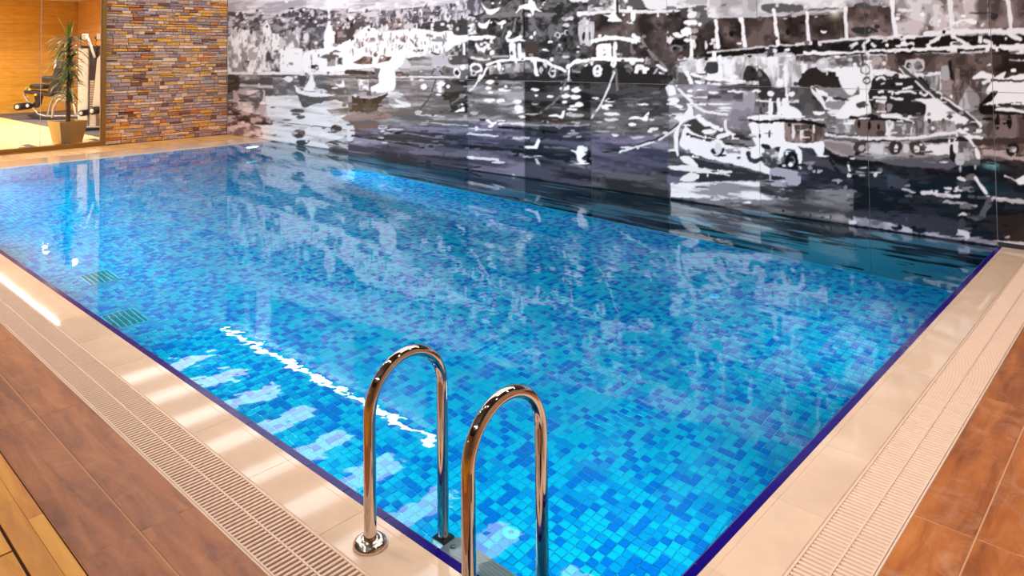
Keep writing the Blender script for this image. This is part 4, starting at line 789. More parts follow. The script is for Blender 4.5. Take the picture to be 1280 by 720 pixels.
S(0.92, 3, 570, 560, 582, 620, 600, 640); E(0.85, 582, 655, 18, 22); S(0.15, 4, 435, 540, 500, 630)
at(1110, 100, 6)
P(0.2, -5, -5, 270, -5, 332, 132, 270, 150, -5, 140); 
for a in ((40, 30, 105, 30), (0, 85, 60, 90), (60, 95, 150, 85, 210, 100), (110, 70, 180, 55), (20, 135, 110, 145), (240, 90, 270, 110, 310, 95), (140, 180, 170, 190)): S(0.9, 3.2, *a)
P(0.2, -5, 152, 180, 165, 275, 175, 272, 262, 180, 265, -5, 245); P(0.62, -5, 180, 35, 190, 20, 230, -5, 235); P(('v', (0.34, 0.46, 0.6)), 390, -5, 700, -5, 702, 182, 520, 172, 420, 102, t=0.5); P(('v', (0.62, 0.75)), 600, 40, 690, 130, 690, 200, 600, 250, 520, 200)
P(0.92, 178, 140, 330, 138, 420, 128, 520, 190, 622, 262, 705, 332, 692, 362, 600, 332, 500, 352, 300, 332, 270, 300, 282, 190); P(('v', (0.42, 0.56, 0.7)), 180, 300, 300, 310, 400, 300, 500, 310, 520, 392, 180, 422, t=0.2); E(0.3, 312, 310, 16, 22); E(0.55, 465, 265, 16, 32); E(0.42, 415, 310, 14, 22); S(0.9, 4, -5, 262, 90, 268, 190, 325); S(0.18, 2, -5, 300, 100, 300, 180, 325); P(('i', (0.5, 0.75, 0.9)), -5, 310, 180, 330, 180, 430, -5, 430)
E(0.45, 535, 340, 28, 16); E(0.92, 670, 382, 38, 18); P(0.45, 590, 320, 650, 290, 660, 370, 610, 400)
S(0.28, 5.5, 210, -5, 330, 90, 430, 170, 540, 240, 620, 292, 672, 358); S(0.9, 2.5, 200, 10, 320, 108, 400, 170)
P(0.93, 720, 192, 780, 130, 842, 80, 1400, 70, 1400, 180, 860, 186, 740, 192, t=0.25); P(0.1, 690, 202, 812, 190, 802, 252, 700, 257); P(0.12, 700, 182, 760, 100, 822, 88, 780, 150, 732, 186); S(0.15, 3, 800, 190, 1000, 176); S(0.92, 5, 810, 222, 900, 222, 1020, 242); S(0.12, 4, 800, 242, 1020, 258)
P(('b', (0.34, 0.42, 0.5)), 732, 262, 1400, 262, 1400, 432, 742, 432, t=0.6); E(0.1, 822, 316, 18, 54); E(0.1, 912, 316, 20, 54); P(0.28, 690, 440, 1400, 440, 1400, 492, 680, 492, t=0.5)
P(('h', (0.38, 0.5, 0.62, 0.7)), 690, 492, 890, 482, 1400, 492, 1400, 612, 720, 592, t=0.6); RING(0.14, 4, 932, 520, 50, 48, 0.45); E(0.82, 945, 522, 18, 22); P(('h', (0.14, 0.2, 0.26)), 690, 595, 1400, 612, 1400, 780, 690, 760, t=0.4)
P(0.65, -5, 462, 280, 470, 475, 480, 472, 665, 300, 656, -5, 622, t=0.2); P(0.9, 280, 490, 472, 484, 472, 562, 300, 552); P(0.5, -5, 572, 200, 580, 460, 562, 462, 668, -5, 632); S(0.62, 2.5, 40, 605, 260, 630); P(0.82, 120, 480, 160, 500, 150, 550, 110, 540)
S(0.9, 4.4, -5, 436, 200, 436, 350, 412, 512, 396); P(0.2, 270, 458, 400, 436, 512, 424, 522, 462, 300, 472)
E(0.24, 55, 505, 52, 52, t=0.4); E(0.88, 60, 512, 18, 26); E(0.28, 220, 512, 60, 56, t=0.4); E(0.88, 216, 520, 22, 30); P(0.12, 472, 472, 512, 540, 502, 640, 472, 702, 458, 662)
P(('i', (0.42, 0.55, 0.7)), 520, 470, 640, 470, 645, 600, 560, 600); P(0.92, 508, 382, 540, 358, 602, 402, 712, 430, 702, 447, 622, 442, 682, 532, 692, 597, 660, 582, 640, 502, 560, 412); P(0.9, 520, 392, 492, 462, 490, 532, 520, 542, 526, 462); P(0.14, 530, 420, 602, 450, 592, 462, 540, 452); E(0.78, 542, 592, 40, 52); E(0.8, 654, 655, 7, 20)
# --- dark water, right
at(1110, 200, 6)
P(('h', (0.1, 0.13, 0.17, 0.22)), -260, 20, 1400, 60, 1400, 760, -260, 620, t=-0.3); P(0.42, -5, -5, 460, -5, 460, 70, -5, 32, t=-0.3); E(0.78, 540, 10, 42, 32); E(0.7, 540, 72, 10, 26); E(0.8, 654, 55, 7, 20)
P(('h', (0.26, 0.32)), -5, 110, 160, 150, 120, 215, -5, 205, t=-0.6); E(0.62, 150, 194, 28, 11); S(0.78, 3, 108, 214, 160, 232, 205, 242); E(0.5, 152, 271, 32, 9); S(0.87, 5, 250, 244, 330, 242, 400, 264, 540, 270)
P(0.87, 518, 124, 586, 138, 582, 156, 520, 146); E(0.86, 450, 215, 36, 12); E(0.86, 540, 212, 36, 22); E(0.56, 605, 218, 55, 20); S(0.72, 4, 418, 314, 540, 326, 662, 346); E(0.86, 572, 410, 52, 10); E(0.5, 590, 350, 60, 22); E(0.35, 570, 175, 60, 12)
P(0.46, 590, 112, 650, 98, 662, 152, 590, 152); S(0.93, 4, 650, 120, 700, 200, 772, 300); S(0.42, 7.5, 765, 312, 720, 385, 690, 428, 600, 414); S(0.4, 4, 600, 268, 690, 280, 780, 290); S(0.76, 5.5, 780, 288, 900, 300, 1400, 330)
P(0.92, 838, 126, 880, 114, 960, 146, 1010, 120, 1080, 120, 1100, 182, 985, 184, 960, 162, 900, 132); P(0.87, 833, 470, 900, 490, 960, 460, 1060, 448, 1100, 520, 920, 497); P(0.2, 830, 420, 1400, 440, 1400, 640, 900, 600, t=0.8)
P(0.28, -260, 380, 480, 440, 482, 562, -260, 450, t=-0.6); P(('h', (0.6, 0.7, 0.78)), -260, 420, -5, 468, 100, 490, 300, 542, 500, 572, 540, 520, 600, 530, 622, 582, 820, 602, 1400, 650, 1400, 690, 500, 640, -5, 560, -260, 500, t=-0.5)
E(0.15, 65, 505, 46, 20); E(0.15, 236, 530, 52, 22); E(0.32, 552, 480, 30, 42, t=-0.4); E(0.45, -90, 470, 50, 16, t=-.5); P(0.85, 525, 518, 590, 530, 615, 585, 570, 600, 540, 560, t=-0.5); E(0.85, -265, 470, 30, 18)
E(0.85, -95, 110, 14, 18); E(0.75, -180, 60, 40, 8); E(0.7, -230, 95, 60, 8); E(0.5, -60, 80, 20, 20)
# --- water with gulls below the fishing boats
at(585, 100, 6.544)
R(('h', (0.4, 0.48, 0.56, 0.66)), 0, 12, 462, 345); R(('h', (0.15, 0.2, 0.26, 0.33)), 464, 12, 1005, 345); P(('hh', (0.42, 0.52, 0.62, 0.7)), 0, 345, 462, 345, 462, 800, 0, 760, t=-1); P(('hh', (0.24, 0.3, 0.38, 0.46)), 464, 345, 1005, 345, 1005, 860, 464, 820, t=-0.8); P(0.4, 464, 345, 1005, 340, 1005, 370, 464, 380)  # brightness step between panels, as from reflection, baked into the tones
S(0.9, 2.6, 105, -40, 60, 40, 0, 100)
for a in ((182, 15, 36, 20), (165, 66, 26, 15), (182, 100, 22, 12), (275, 75, 26, 10), (175, 165, 50, 17), (266, 171, 36, 18), (36, 210, 20, 10), (402, 180, 42, 20), (412, 230, 36, 26), (395, 260, 62, 12), (440, 302, 30, 15), (545, 80, 36, 12), (560, 128, 15, 12), (670, 135, 25, 10), (790, 72, 40, 15), (886, 80, 46, 22), (795, 130, 36, 18), (880, 140, 46, 20), (790, 178, 22, 14), (906, 200, 36, 20), (830, 237, 25, 14), (310, 55, 14, 12)): E(0.92, *a)
for a in ((50, 272, 36, 15), (880, 288, 72, 16), (275, 102, 60, 11), (400, 60, 50, 10), (550, 190, 30, 14), (320, 190, 70, 12), (360, 260, 40, 10), (630, 345, 35, 14), (735, 380, 18, 8), (880, 350, 40, 9), (870, 415, 30, 9), (905, 465, 25, 8), (520, 280, 60, 8)): E(0.72, *a)
S(0.5, 3, 805, -10, 760, 110, 680, 205, 585, 275); P(0.25, 650, 312, 760, 315, 835, 338, 760, 350, 660, 345, t=0.7)
P(0.94, 662, 290, 720, 280, 750, 285, 772, 252, 797, 255, 772, 314, 730, 302, 670, 302); P(0.94, 130, 318, 170, 324, 196, 346, 236, 334, 206, 378, 180, 362); S(0.14, 2.4, 95, 328, 140, 324); S(0.2, 2.6, 240, 342, 310, 347); S(0.9, 1.6, 240, 331, 305, 333)
S(0.87, 4, 330, 345, 462, 362); S(0.6, 2.5, 465, 362, 700, 372, 1000, 368); S(0.14, 3, 250, 385, 460, 400, 725, 427); S(0.2, 5, 0, 545, 400, 580, 830, 640, t=-0.5); S(0.2, 4, 465, 600, 760, 650, 1005, 690, t=-0.5)
P(0.94, 452, 540, 540, 534, 570, 482, 592, 490, 562, 562, 470, 557); S(0.2, 2.4, 590, 490, 640, 465); P(0.78, 460, 620, 560, 630, 592, 702, 565, 692, 540, 640, 460, 632); S(0.14, 2, 415, 546, 460, 548)
P(0.94, 832, 560, 880, 576, 900, 540, 945, 533, 952, 570, 980, 548, 950, 590, 965, 602, 930, 640, 972, 672, 900, 672, 890, 602, 850, 582); P(0.7, 850, 672, 900, 680, 965, 722, 915, 722); P(0.1, 985, 580, 1005, 600, 1005, 690, 970, 680)
S(0.86, 2.4, -5, 440, 120, 448, 245, 462, t=-0.3); S(0.84, 2.4, 360, 475, 500, 474); S(0.86, 3, -5, 630, 250, 656, t=-0.3); S(0.72, 2.6, 340, 670, 462, 692, t=-0.5); S(0.8, 1.6, 0, 395, 200, 410, t=-0.4); S(0.62, 2, 620, 545, 830, 562)
E(0.86, -330, 640, 1, 1); P(0.86, 340, 792, 370, 766, 400, 790, t=-.3)

# print on the submerged part: dark streaks over a mid grey
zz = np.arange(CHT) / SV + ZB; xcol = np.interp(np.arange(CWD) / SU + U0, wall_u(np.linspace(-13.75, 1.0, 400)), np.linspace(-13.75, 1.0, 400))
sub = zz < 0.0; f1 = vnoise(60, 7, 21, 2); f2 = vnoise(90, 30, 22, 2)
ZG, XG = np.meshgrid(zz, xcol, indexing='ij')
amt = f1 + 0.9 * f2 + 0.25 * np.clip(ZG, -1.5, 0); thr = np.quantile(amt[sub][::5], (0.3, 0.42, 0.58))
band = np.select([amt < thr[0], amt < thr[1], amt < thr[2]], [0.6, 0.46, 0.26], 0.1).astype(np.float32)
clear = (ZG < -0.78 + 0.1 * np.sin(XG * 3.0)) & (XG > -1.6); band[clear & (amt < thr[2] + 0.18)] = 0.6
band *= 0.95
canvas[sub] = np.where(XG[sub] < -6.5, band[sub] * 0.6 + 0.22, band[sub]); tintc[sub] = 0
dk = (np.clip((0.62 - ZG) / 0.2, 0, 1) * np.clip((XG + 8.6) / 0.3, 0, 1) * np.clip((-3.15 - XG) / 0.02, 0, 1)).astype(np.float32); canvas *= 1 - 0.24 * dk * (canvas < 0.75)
# upper rows of the print, out of view: darkened so the water reflects less, one pale minaret
ztop = np.interp(np.arange(CWD) / SU + U0, np.linspace(281, 1330, 200), wall_pt(np.linspace(281, 1330, 200), np.full(200, -14.0))[1])
up = ZG > ztop[None]; dark_top = np.array((0.2, 0.26, 0.32, 0.4), np.float32)[np.clip((np.searchsorted(FSTAT['b'][1], FLD['b']) * 4 // 59), 0, 3)]
canvas[up] = np.where(XG[up] < -9.2, dark_top[up] * 0.9 + 0.18, dark_top[up]); tintc[up] = -0.2
for xa, xb, za, zb2, tn in ((-12.5, -11.95, 2.75, 4.05, 0.92), (-13.0, -12.8, 2.9, 3.8, 0.75), (-10.2, -9.2, 3.1, 4.05, 0.66), (-8.6, -7.4, 3.35, 4.05, 0.6), (-9.45, -9.2, 2.3, 2.62, 0.9)):
    canvas[up & (XG > xa) & (XG < xb) & (ZG > za + 0.25 * (FLD['f'] - 0.8)) & (ZG < zb2)] = tn
# ragged brush edges, then small dabs of paint
wu = (vnoise(6, 6, 31, 2) - 0.775) * 2.6; wv = (vnoise(6, 6, 32, 2) - 0.775) * 2.6; wv[sub] = 0
def warp(img):
    r_ = np.clip(np.arange(CHT)[:, None] + wv, 0, CHT - 1.01); c_ = np.clip(np.arange(CWD)[None] + wu, 0, CWD - 1.01); a, b = r_.astype(int), c_.astype(int); fa, fb = r_ - a, c_ - b
    return ((img[a, b] * (1 - fb) + img[a, b + 1] * fb) * (1 - fa) + (img[a + 1, b] * (1 - fb) + img[a + 1, b + 1] * fb) * fa).astype(np.float32)
canvas = warp(canvas); tintc = warp(tintc)
at(0, 0, 1)
for k in range(3000):
    px_, py_ = mr.uniform(285, 1285), mr.uniform(-30, 300)
    a_, b_ = tocv([(px_, py_)]); a_, b_ = int(a_[0]), int(b_[0])
    if not (2 < a_ < CWD - 2 and (0.02 - ZB) * SV < b_ < CHT - 2): continue
    t0 = canvas[b_, a_]; t1 = canvas[min(b_ + int(mr.integers(-12, 13)), CHT - 1), min(max(a_ + int(mr.integers(-14, 15)), 0), CWD - 1)]
    tn = float(np.clip(t1 if mr.random() < 0.7 else t0 + mr.choice((-0.1, -0.07, 0.07, 0.1)), 0.1, 0.93)); wat = b_ < (1.2 - ZB) * SV
    rx_, ry_ = (mr.uniform(3, 9), mr.uniform(0.6, 1.5)) if wat and mr.random() < 0.65 else (mr.uniform(1.3, 4.0), mr.uniform(1.0, 3.0))
    if t0 > 0.88 and mr.random() < 0.92: continue
    E(tn, px_, py_, rx_, ry_, t=float(tintc[b_, a_]))
# soften by half a cell, then colour: brown or violet greys
canvas = (canvas + np.roll(canvas, 1, 0) + np.roll(canvas, 1, 1) + np.roll(np.roll(canvas, 1, 0), 1, 1)) / 4
tone = np.clip(canvas, 0, 1)[..., None] ** 1.24; tt = tintc[..., None]; mid = 4 * tone * (1 - tone)
base_c = np.array([1.0, 0.945, 0.955]); hi = np.array([1.0, 0.985, 0.985]); kk = np.clip((tone - 0.5) * 2.2, 0, 1)
rgb = tone * (base_c * (1 - kk) + hi * kk)
rgb = rgb + np.clip(tt, 0, 1) * mid * np.array([0.07, -0.015, -0.045]) + np.clip(-tt, 0, 1) * mid * np.array([-0.01, -0.022, 0.04])  # violet: print colour, plus pool light painted into the lower water
rgb = lin(np.clip(rgb, 0.03, 0.96) * 255).astype(np.float32)
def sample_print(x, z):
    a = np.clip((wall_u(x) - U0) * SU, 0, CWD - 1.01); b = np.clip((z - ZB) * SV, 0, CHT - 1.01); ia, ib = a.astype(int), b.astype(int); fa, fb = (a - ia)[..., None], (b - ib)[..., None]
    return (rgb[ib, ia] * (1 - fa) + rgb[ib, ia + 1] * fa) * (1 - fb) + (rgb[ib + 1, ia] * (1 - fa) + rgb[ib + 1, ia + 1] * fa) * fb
def mural_panel(x0, x1, z0, z1):
    g = 0.0022; x0 += g; x1 -= g; z0 += g; z1 -= g
    nu = max(int(abs(wall_u(np.array([x1]))[0] - wall_u(np.array([x0]))[0]) / 1.15), 8); xm = (x0 + x1) / 2
    ppm = FPX / (np.array([xm - CAM[0], W - CAM[1], 0]) @ CF); zs_ = []
    a = z0
    while a < z1: zs_.append(a); a += (1.15 if -0.05 < a < 2.9 else 2.6) / ppm
    zs_.append(z1); uspan = np.linspace(0, 1, nu + 1)
    X, Z = np.meshgrid(x0 + (x1 - x0) * uspan, np.array(zs_)); ny, nx = X.shape
    co = np.stack([X, np.full_like(X, W), Z], -1).reshape(-1, 3); col = np.concatenate([sample_print(X, Z).reshape(-1, 3), np.ones((nx * ny, 1))], 1)
    i = np.arange(nx * ny).reshape(ny, nx); F_ = np.stack([i[:-1, :-1], i[:-1, 1:], i[1:, 1:], i[1:, :-1]], -1).reshape(-1, 4)
    rim = np.concatenate([i[0, :-1], i[:-1, -1], i[-1, :0:-1], i[:0:-1, 0]]); nr = len(rim); back = co[rim] + np.array([0, 0.011, 0]); bi = nx * ny + np.arange(nr)
    co = np.concatenate([co, back]); col = np.concatenate([col, np.tile([0.45, 0.42, 0.46, 1.0], (nr, 1))])
    F_ = np.concatenate([F_, np.stack([rim, bi, np.roll(bi, -1), np.roll(rim, -1)], -1)])
    me = bpy.data.meshes.new('mural_panel'); me.vertices.add(len(co)); me.vertices.foreach_set('co', co.ravel()); me.loops.add(F_.size); me.loops.foreach_set('vertex_index', F_.ravel().astype(np.int32))
    me.polygons.add(len(F_)); me.polygons.foreach_set('loop_start', np.arange(0, F_.size, 4, dtype=np.int32)); me.polygons.foreach_set('loop_total', np.full(len(F_), 4, np.int32))
    me.polygons.foreach_set('use_smooth', np.zeros(len(F_), bool))
    at_ = me.color_attributes.new('print', 'FLOAT_COLOR', 'POINT'); at_.data.foreach_set('color', col.astype(np.float32).ravel())
    me.materials.append(M['mural']); me.update(calc_edges=True); return link('mural_panel', me, wall_back)
seams = [XS, -L, -10.85, -9.74, -8.62, -7.5, -6.396, -5.318, -4.222, -3.135, -2.075, -1.028, -0.029, 1.05, 2.13, XR]
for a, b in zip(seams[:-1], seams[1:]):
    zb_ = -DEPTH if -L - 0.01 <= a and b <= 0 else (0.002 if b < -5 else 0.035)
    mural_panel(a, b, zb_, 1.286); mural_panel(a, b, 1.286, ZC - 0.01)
tag(MB().box((-0.027, W - 0.004, 0), (XR, W + 0.011, 0.033)).build('shade_gap_back', M['black']), 'black strip standing in for the shadow gap under the mural panels beside the pool', kind='structure')  # black strip painted in for the shade under the panels


# ------------------------------------------------------------------ pool ladder
lad = empty('pool_ladder', (-0.63, 0.0, 0.0)); tag(lad, 'polished steel pool ladder with two arched handrails and white treads', 'ladder')
RX = (-0.25, 0.23); YO, YI, ZA, RT = -0.115, 0.215, 0.425, 0.0215
def rail_pts():
    p = [(YO, 0.0)] + [(YO, 0.1 * k) for k in range(1, 4)]
    r = (YI - YO) / 2; yc = (YI + YO) / 2
    p += [(yc - r * math.cos(a), ZA + r * math.sin(a)) for a in np.linspace(0, math.pi, 25)]
    p += [(YI, ZA - 0.1 * k) for k in range(1, 19)]
    return p
for sx in RX:
    MB().tube([(sx, y, z) for y, z in rail_pts()], RT, 24).build('handrail', M['chrome'], lad)
    fl = MB().lathe([(0.0225, 0.024), (0.03, 0.024), (0.032, 0.021), (0.036, 0.022), (0.045, 0.021), (0.054, 0.015), (0.058, 0.007), (0.057, 0.0), (0.0, 0.0)], 40, Matrix.Translation((sx, YO, 0)))
    fl.build('flange', M['chrome'], lad)
for i, z in enumerate((-0.25, -0.5, -0.75, -1.0, -1.25)):
    t = MB().box((RX[0] + 0.03, YI - 0.045, z - 0.028), (RX[1] - 0.03, YI + 0.045, z), 0.008).build('tread', M['white'], lad)
    rb = MB()
    for k in range(6): rb.box((RX[0] + 0.1, YI - 0.036 + 0.0135 * k, z - 0.001), (RX[1] - 0.1, YI - 0.031 + 0.0135 * k, z + 0.003))
    rb.build('grip_ribs', M['white'], t)
    for sx in RX:
        b = MB().box((sx - 0.03 if sx < 0 else sx - 0.032, YI - 0.032, z - 0.04), (sx + 0.032 if sx < 0 else sx + 0.03, YI + 0.032, z + 0.012), 0.008).build('bracket', M['dark'], t)
        MB().lathe([(0.0, 0.005), (0.009, 0.005), (0.011, 0.002), (0.011, -0.002)], 14, Matrix.Translation((sx + (0.062 if sx < 0 else -0.062), YI - 0.01, z + 0.001))).build('bolt', M['steel'], t)

# ------------------------------------------------------------------ things on the pool floor
for i, (dx, dy) in enumerate(DRAINS):
    d = empty('pool_drain', (dx, dy, -DEPTH)); tag(d, ('green slatted drain cover on the pool floor clear of the white reflection' if i == 0 else 'green slatted drain cover on the pool floor next to the glass reflection'), 'drain', 'green drain covers on the pool floor')
    MB().box((0, 0, -0.003), (0.36, 0.26, 0.004)).build('cover', M['green'], d)
    rim = MB().box((0, 0, 0.004), (0.36, 0.012, 0.012)).box((0, 0.248, 0.004), (0.36, 0.26, 0.012)).box((0, 0, 0.004), (0.012, 0.26, 0.012)).box((0.348, 0, 0.004), (0.36, 0.26, 0.012)); rim.build('rim', M['grout'], d)
    for k in range(5): MB().box((0.02, 0.04 + 0.044 * k, 0.004), (0.34, 0.048 + 0.044 * k, 0.011)).build('bar', M['grout'], d)
for (x, y), lb in (((-1.41, 1.15), 'small round inlet on the pool floor in front of the ladder'), ((-5.88, 1.2), 'small round inlet on the pool floor beside the green drain cover'), ((-1.92, 4.35), 'small round inlet on the pool floor towards the mural')):
    n = empty('floor_inlet', (x, y, -DEPTH)); tag(n, lb, 'inlet', 'round inlets in the pool floor')
    MB().lathe([(0.0, 0.006), (0.014, 0.006), (0.016, 0.012), (0.03, 0.012), (0.042, 0.008), (0.046, 0.001), (0.046, -0.003)], 24).build('ring', M['grout'], n)
    MB().lathe([(0.0, 0.0085), (0.011, 0.008), (0.012, 0.005)], 16).build('nozzle', M['t_mid'], n)
for k, (x, y, rz) in enumerate([(-1.0 - 1.5 * j, 0.0, 0) for j in range(8)] + [(0.0, 1.5, math.pi / 2), (0.0, 4.0, math.pi / 2), (-L, 5.3, -math.pi / 2)]):  # lamps added and spaced to light the pool evenly
    l = empty('added_underwater_lamp', (x, y, -0.62), rz); tag(l, 'round white underwater lamp added in the tiled pool wall', 'lamp', 'added underwater lamps in the pool walls')
    R_ = Matrix.Rotation(-math.pi / 2, 4, 'X')
    MB().lathe([(0.145, -0.01), (0.15, 0.01), (0.14, 0.022), (0.118, 0.024), (0.116, 0.014)], 32, R_).build('bezel', M['white'], l)
    MB().lathe([(0.116, 0.014), (0.08, 0.02), (0.0, 0.022)], 32, R_).build('lens', M['poollamp'], l)
    if k == 10:
        light('beam', 'SPOT', (0, 0.05, 0), 8000, l, (0.8, 0.97, 1.0), 0.08, (math.radians(81), 0, math.radians(1.0)), math.radians(20)); continue  # added corner lamp: narrow beam brightens the floor along the mural
    light('beam', 'AREA', (0, 0.035, 0), P_POOL * (0.38, 0.44, 0.58, 0.7, 0.95, 1.2, 1.35, 1.4, 0.5, 0.45)[k], l, (0.62, 0.9, 1.0), 0.22, (math.pi / 2, 0, 0)).data.spread = math.radians(148)

# ------------------------------------------------------------------ lamps of the hall
def downlight(x, y, z, label, group, power, col=(1, 0.88, 0.76), spread=2.5):
    d = empty('ceiling_downlight', (x, y, z)); tag(d, label, 'ceiling light', group)
    MB().lathe([(0.05, -0.004), (0.058, -0.012), (0.075, -0.008), (0.078, 0.0)], 24).build('bezel', M['white'], d)
    MB().lathe([(0.05, -0.004), (0.0, -0.003)], 24).build('lens', M['lamp'], d)
    light('beam', 'SPOT', (0, 0, -0.03), power, d, col, 0.05, (0, 0, 0), spread)
for k in range(8): downlight(-12.6 + 1.75 * k, -0.55, ZC, 'added round recessed downlight in the ceiling above the ladder-side deck', 'added downlights above the ladder-side deck', P_DOWN)  # unseen row added to light the coping and floor
for k in range(3): downlight(1.0, 0.9 + 2.0 * k, ZC, 'added round recessed downlight in the ceiling above the tiled short side', 'added downlights above the short side', P_DOWN * 0.85)  # unseen row added to light the short side
for k in range(10):                       # track spotlights facing the mural
    s_ = empty('track_spotlight', (-13.3 + 1.6 * k, -3.6, ZC)); tag(s_, 'tilted white track spotlight under the ceiling aimed at the mural', 'spotlight', 'track spotlights facing the mural')
    T_ = Matrix.Translation((0, 0.03, -0.16)) @ Matrix.Rotation(math.radians(107), 4, 'X')
    MB().box((-0.02, -0.03, -0.1), (0.02, 0.03, 0.0), 0.004).build('mount', M['white'], s_)
    MB().lathe([(0.0, 0.09), (0.045, 0.085), (0.055, 0.0), (0.06, -0.09), (0.05, -0.09), (0.048, -0.07)], 20, T_ @ Matrix.Rotation(math.pi, 4, 'X')).build('head', M['white'], s_)
    MB().lathe([(0.049, 0.07), (0.0, 0.07)], 20, T_).build('lens', M['lamp'], s_)
    light('beam', 'SPOT', (0, 0.2, -0.21), P_WASH, s_, (1.0, 0.95, 0.94), 0.05, (math.radians(73), 0, 0), 1.5)
for k in range(12):                       # luminous panels across the ceiling
    lp = empty('light_panel', (-12.72 + 1.09 * k, 1.0, ZC)); tag(lp, 'long white luminous panel across the brown ceiling above the pool', 'ceiling light', 'luminous panels across the ceiling')
    MB().box((0, 0, -0.05), (0.02, 3.9, 0)).box((0.42, 0, -0.05), (0.44, 3.9, 0)).box((0.02, 0, -0.05), (0.42, 0.02, 0)).box((0.02, 3.88, -0.05), (0.42, 3.9, 0)).build('frame', M['white'], lp)
    MB().box((0.02, 0.02, -0.045), (0.42, 3.88, -0.02)).build('diffuser', M['panel'], lp)
for k in range(6):                        # linear lamps along the top of the mural
    x0 = -13.65 + 1.12 * k
    l = empty('linear_lamp', (x0, W - 0.14, ZC - 0.002)); tag(l, 'slim linear LED lamp at the ceiling along the top of the mural', 'ceiling light', 'linear lamps along the mural')
    MB().box((0, -0.07, -0.045), (1.07, 0.07, 0.0), 0.004).build('housing', M['white'], l)
    MB().box((0.01, -0.062, -0.052), (1.06, 0.062, -0.044)).build('diffuser', M['led'], l)
sc_ = empty('wall_sconce', (-5.4, YF, 2.6)); tag(sc_, 'small round wall lamp on the plastered front wall', 'wall lamp')
MB().box((-0.05, 0, -0.09), (0.05, 0.02, 0.09), 0.006).build('backplate', M['steel'], sc_)
MB().lathe([(0.0, -0.07), (0.05, -0.06), (0.065, 0.0), (0.05, 0.06), (0.0, 0.07)], 20, Matrix.Translation((0, 0.08, 0))).build('globe', M['lamp'], sc_)

# ------------------------------------------------------------------ gym lamps
for k, (x, y) in enumerate([(-21.4, 4.36), (-19.3, 4.45), (-17.2, 4.5), (-22.5, 0.6), (-20.2, 0.6), (-17.9, 0.6), (-15.6, 0.6)]): downlight(x, y, GZ, 'bright round spotlight in the white gym ceiling', 'spotlights in the gym ceiling', P_GYM * 0.7, (1, 0.9, 0.74), 2.8)  # first two show as glints on the water; others added to light the gym
for k in range(5):
    gl = empty('gym_linear_lamp', (-14.6 - 2.0 * k, 2.76, GZ - 0.001)); tag(gl, 'bright linear lamp in the white gym ceiling above the oak floor', 'ceiling light', 'linear lamps in the gym ceiling')
    MB().box((-1.95, -0.08, -0.05), (0, 0.08, 0), 0.005).build('housing', M['white'], gl)
    MB().box((-1.93, -0.07, -0.058), (-0.02, 0.07, -0.049)).build('diffuser', M['gymled'], gl)

# ------------------------------------------------------------------ potted dracaena behind the glass
prnd = random.Random(3)
pot = empty('potted_dracaena', (-14.93, 3.0, 0.0), math.radians(8)); tag(pot, 'tall dracaena with spiky leaves in a tapered tan planter', 'potted plant')
pm = MB(); a_, b_ = 0.19, 0.26
pv = [(sx * a_, sy * a_, 0.0) for sx, sy in ((-1, -1), (1, -1), (1, 1), (-1, 1))] + [(sx * b_, sy * b_, 0.42) for sx, sy in ((-1, -1), (1, -1), (1, 1), (-1, 1))] + [(sx * (b_ - 0.025), sy * (b_ - 0.025), 0.42) for sx, sy in ((-1, -1), (1, -1), (1, 1), (-1, 1))] + [(sx * (b_ - 0.04), sy * (b_ - 0.04), 0.36) for sx, sy in ((-1, -1), (1, -1), (1, 1), (-1, 1))]
pf = [(3, 2, 1, 0)]
for lv in range(3):
    for k in range(4): pf.append((lv * 4 + k, lv * 4 + (k + 1) % 4, lv * 4 + 4 + (k + 1) % 4, lv * 4 + 4 + k))
pm.add(pv, pf); pm.build('planter', M['pot'], pot)
MB().box((-0.222, -0.222, 0.33), (0.222, 0.222, 0.365)).build('soil', M['soil'], pot)
stems = [((0.0, 0.0), (0.02, 0.0), 1.62), ((-0.07, 0.05), (-0.03, 0.04), 1.15), ((0.07, -0.04), (0.06, 0.02), 0.85)]
def leaf_mesh(l, w, droop, mat):
    v, f = [], []; n = 6
    for i in range(n + 1):
        t = i / n; ww = w * (0.55 + 1.2 * t) * (1 - t) ** 0.7 if t < 1 else 0.0005; x = l * t * (1 - 0.18 * droop * t); z = l * (0.25 * t - droop * t * t)
        v += [(x, -ww, z + 0.3 * ww), (x, 0, z), (x, ww, z + 0.3 * ww)]
    for i in range(n):
        for k in (0, 1): f.append((3 * i + k, 3 * i + k + 1, 3 * i + 4 + k, 3 * i + 3 + k))
    return mesh('leaf', v, f, mat, None, True)
LMS = {(i, m): leaf_mesh(*a, M[m]) for i, a in enumerate([(0.46, 0.036, 0.55), (0.55, 0.038, 0.8), (0.40, 0.036, 0.25), (0.5, 0.03, 0.05)]) for m in ('leaf', 'leaf_l', 'leaf_p')}
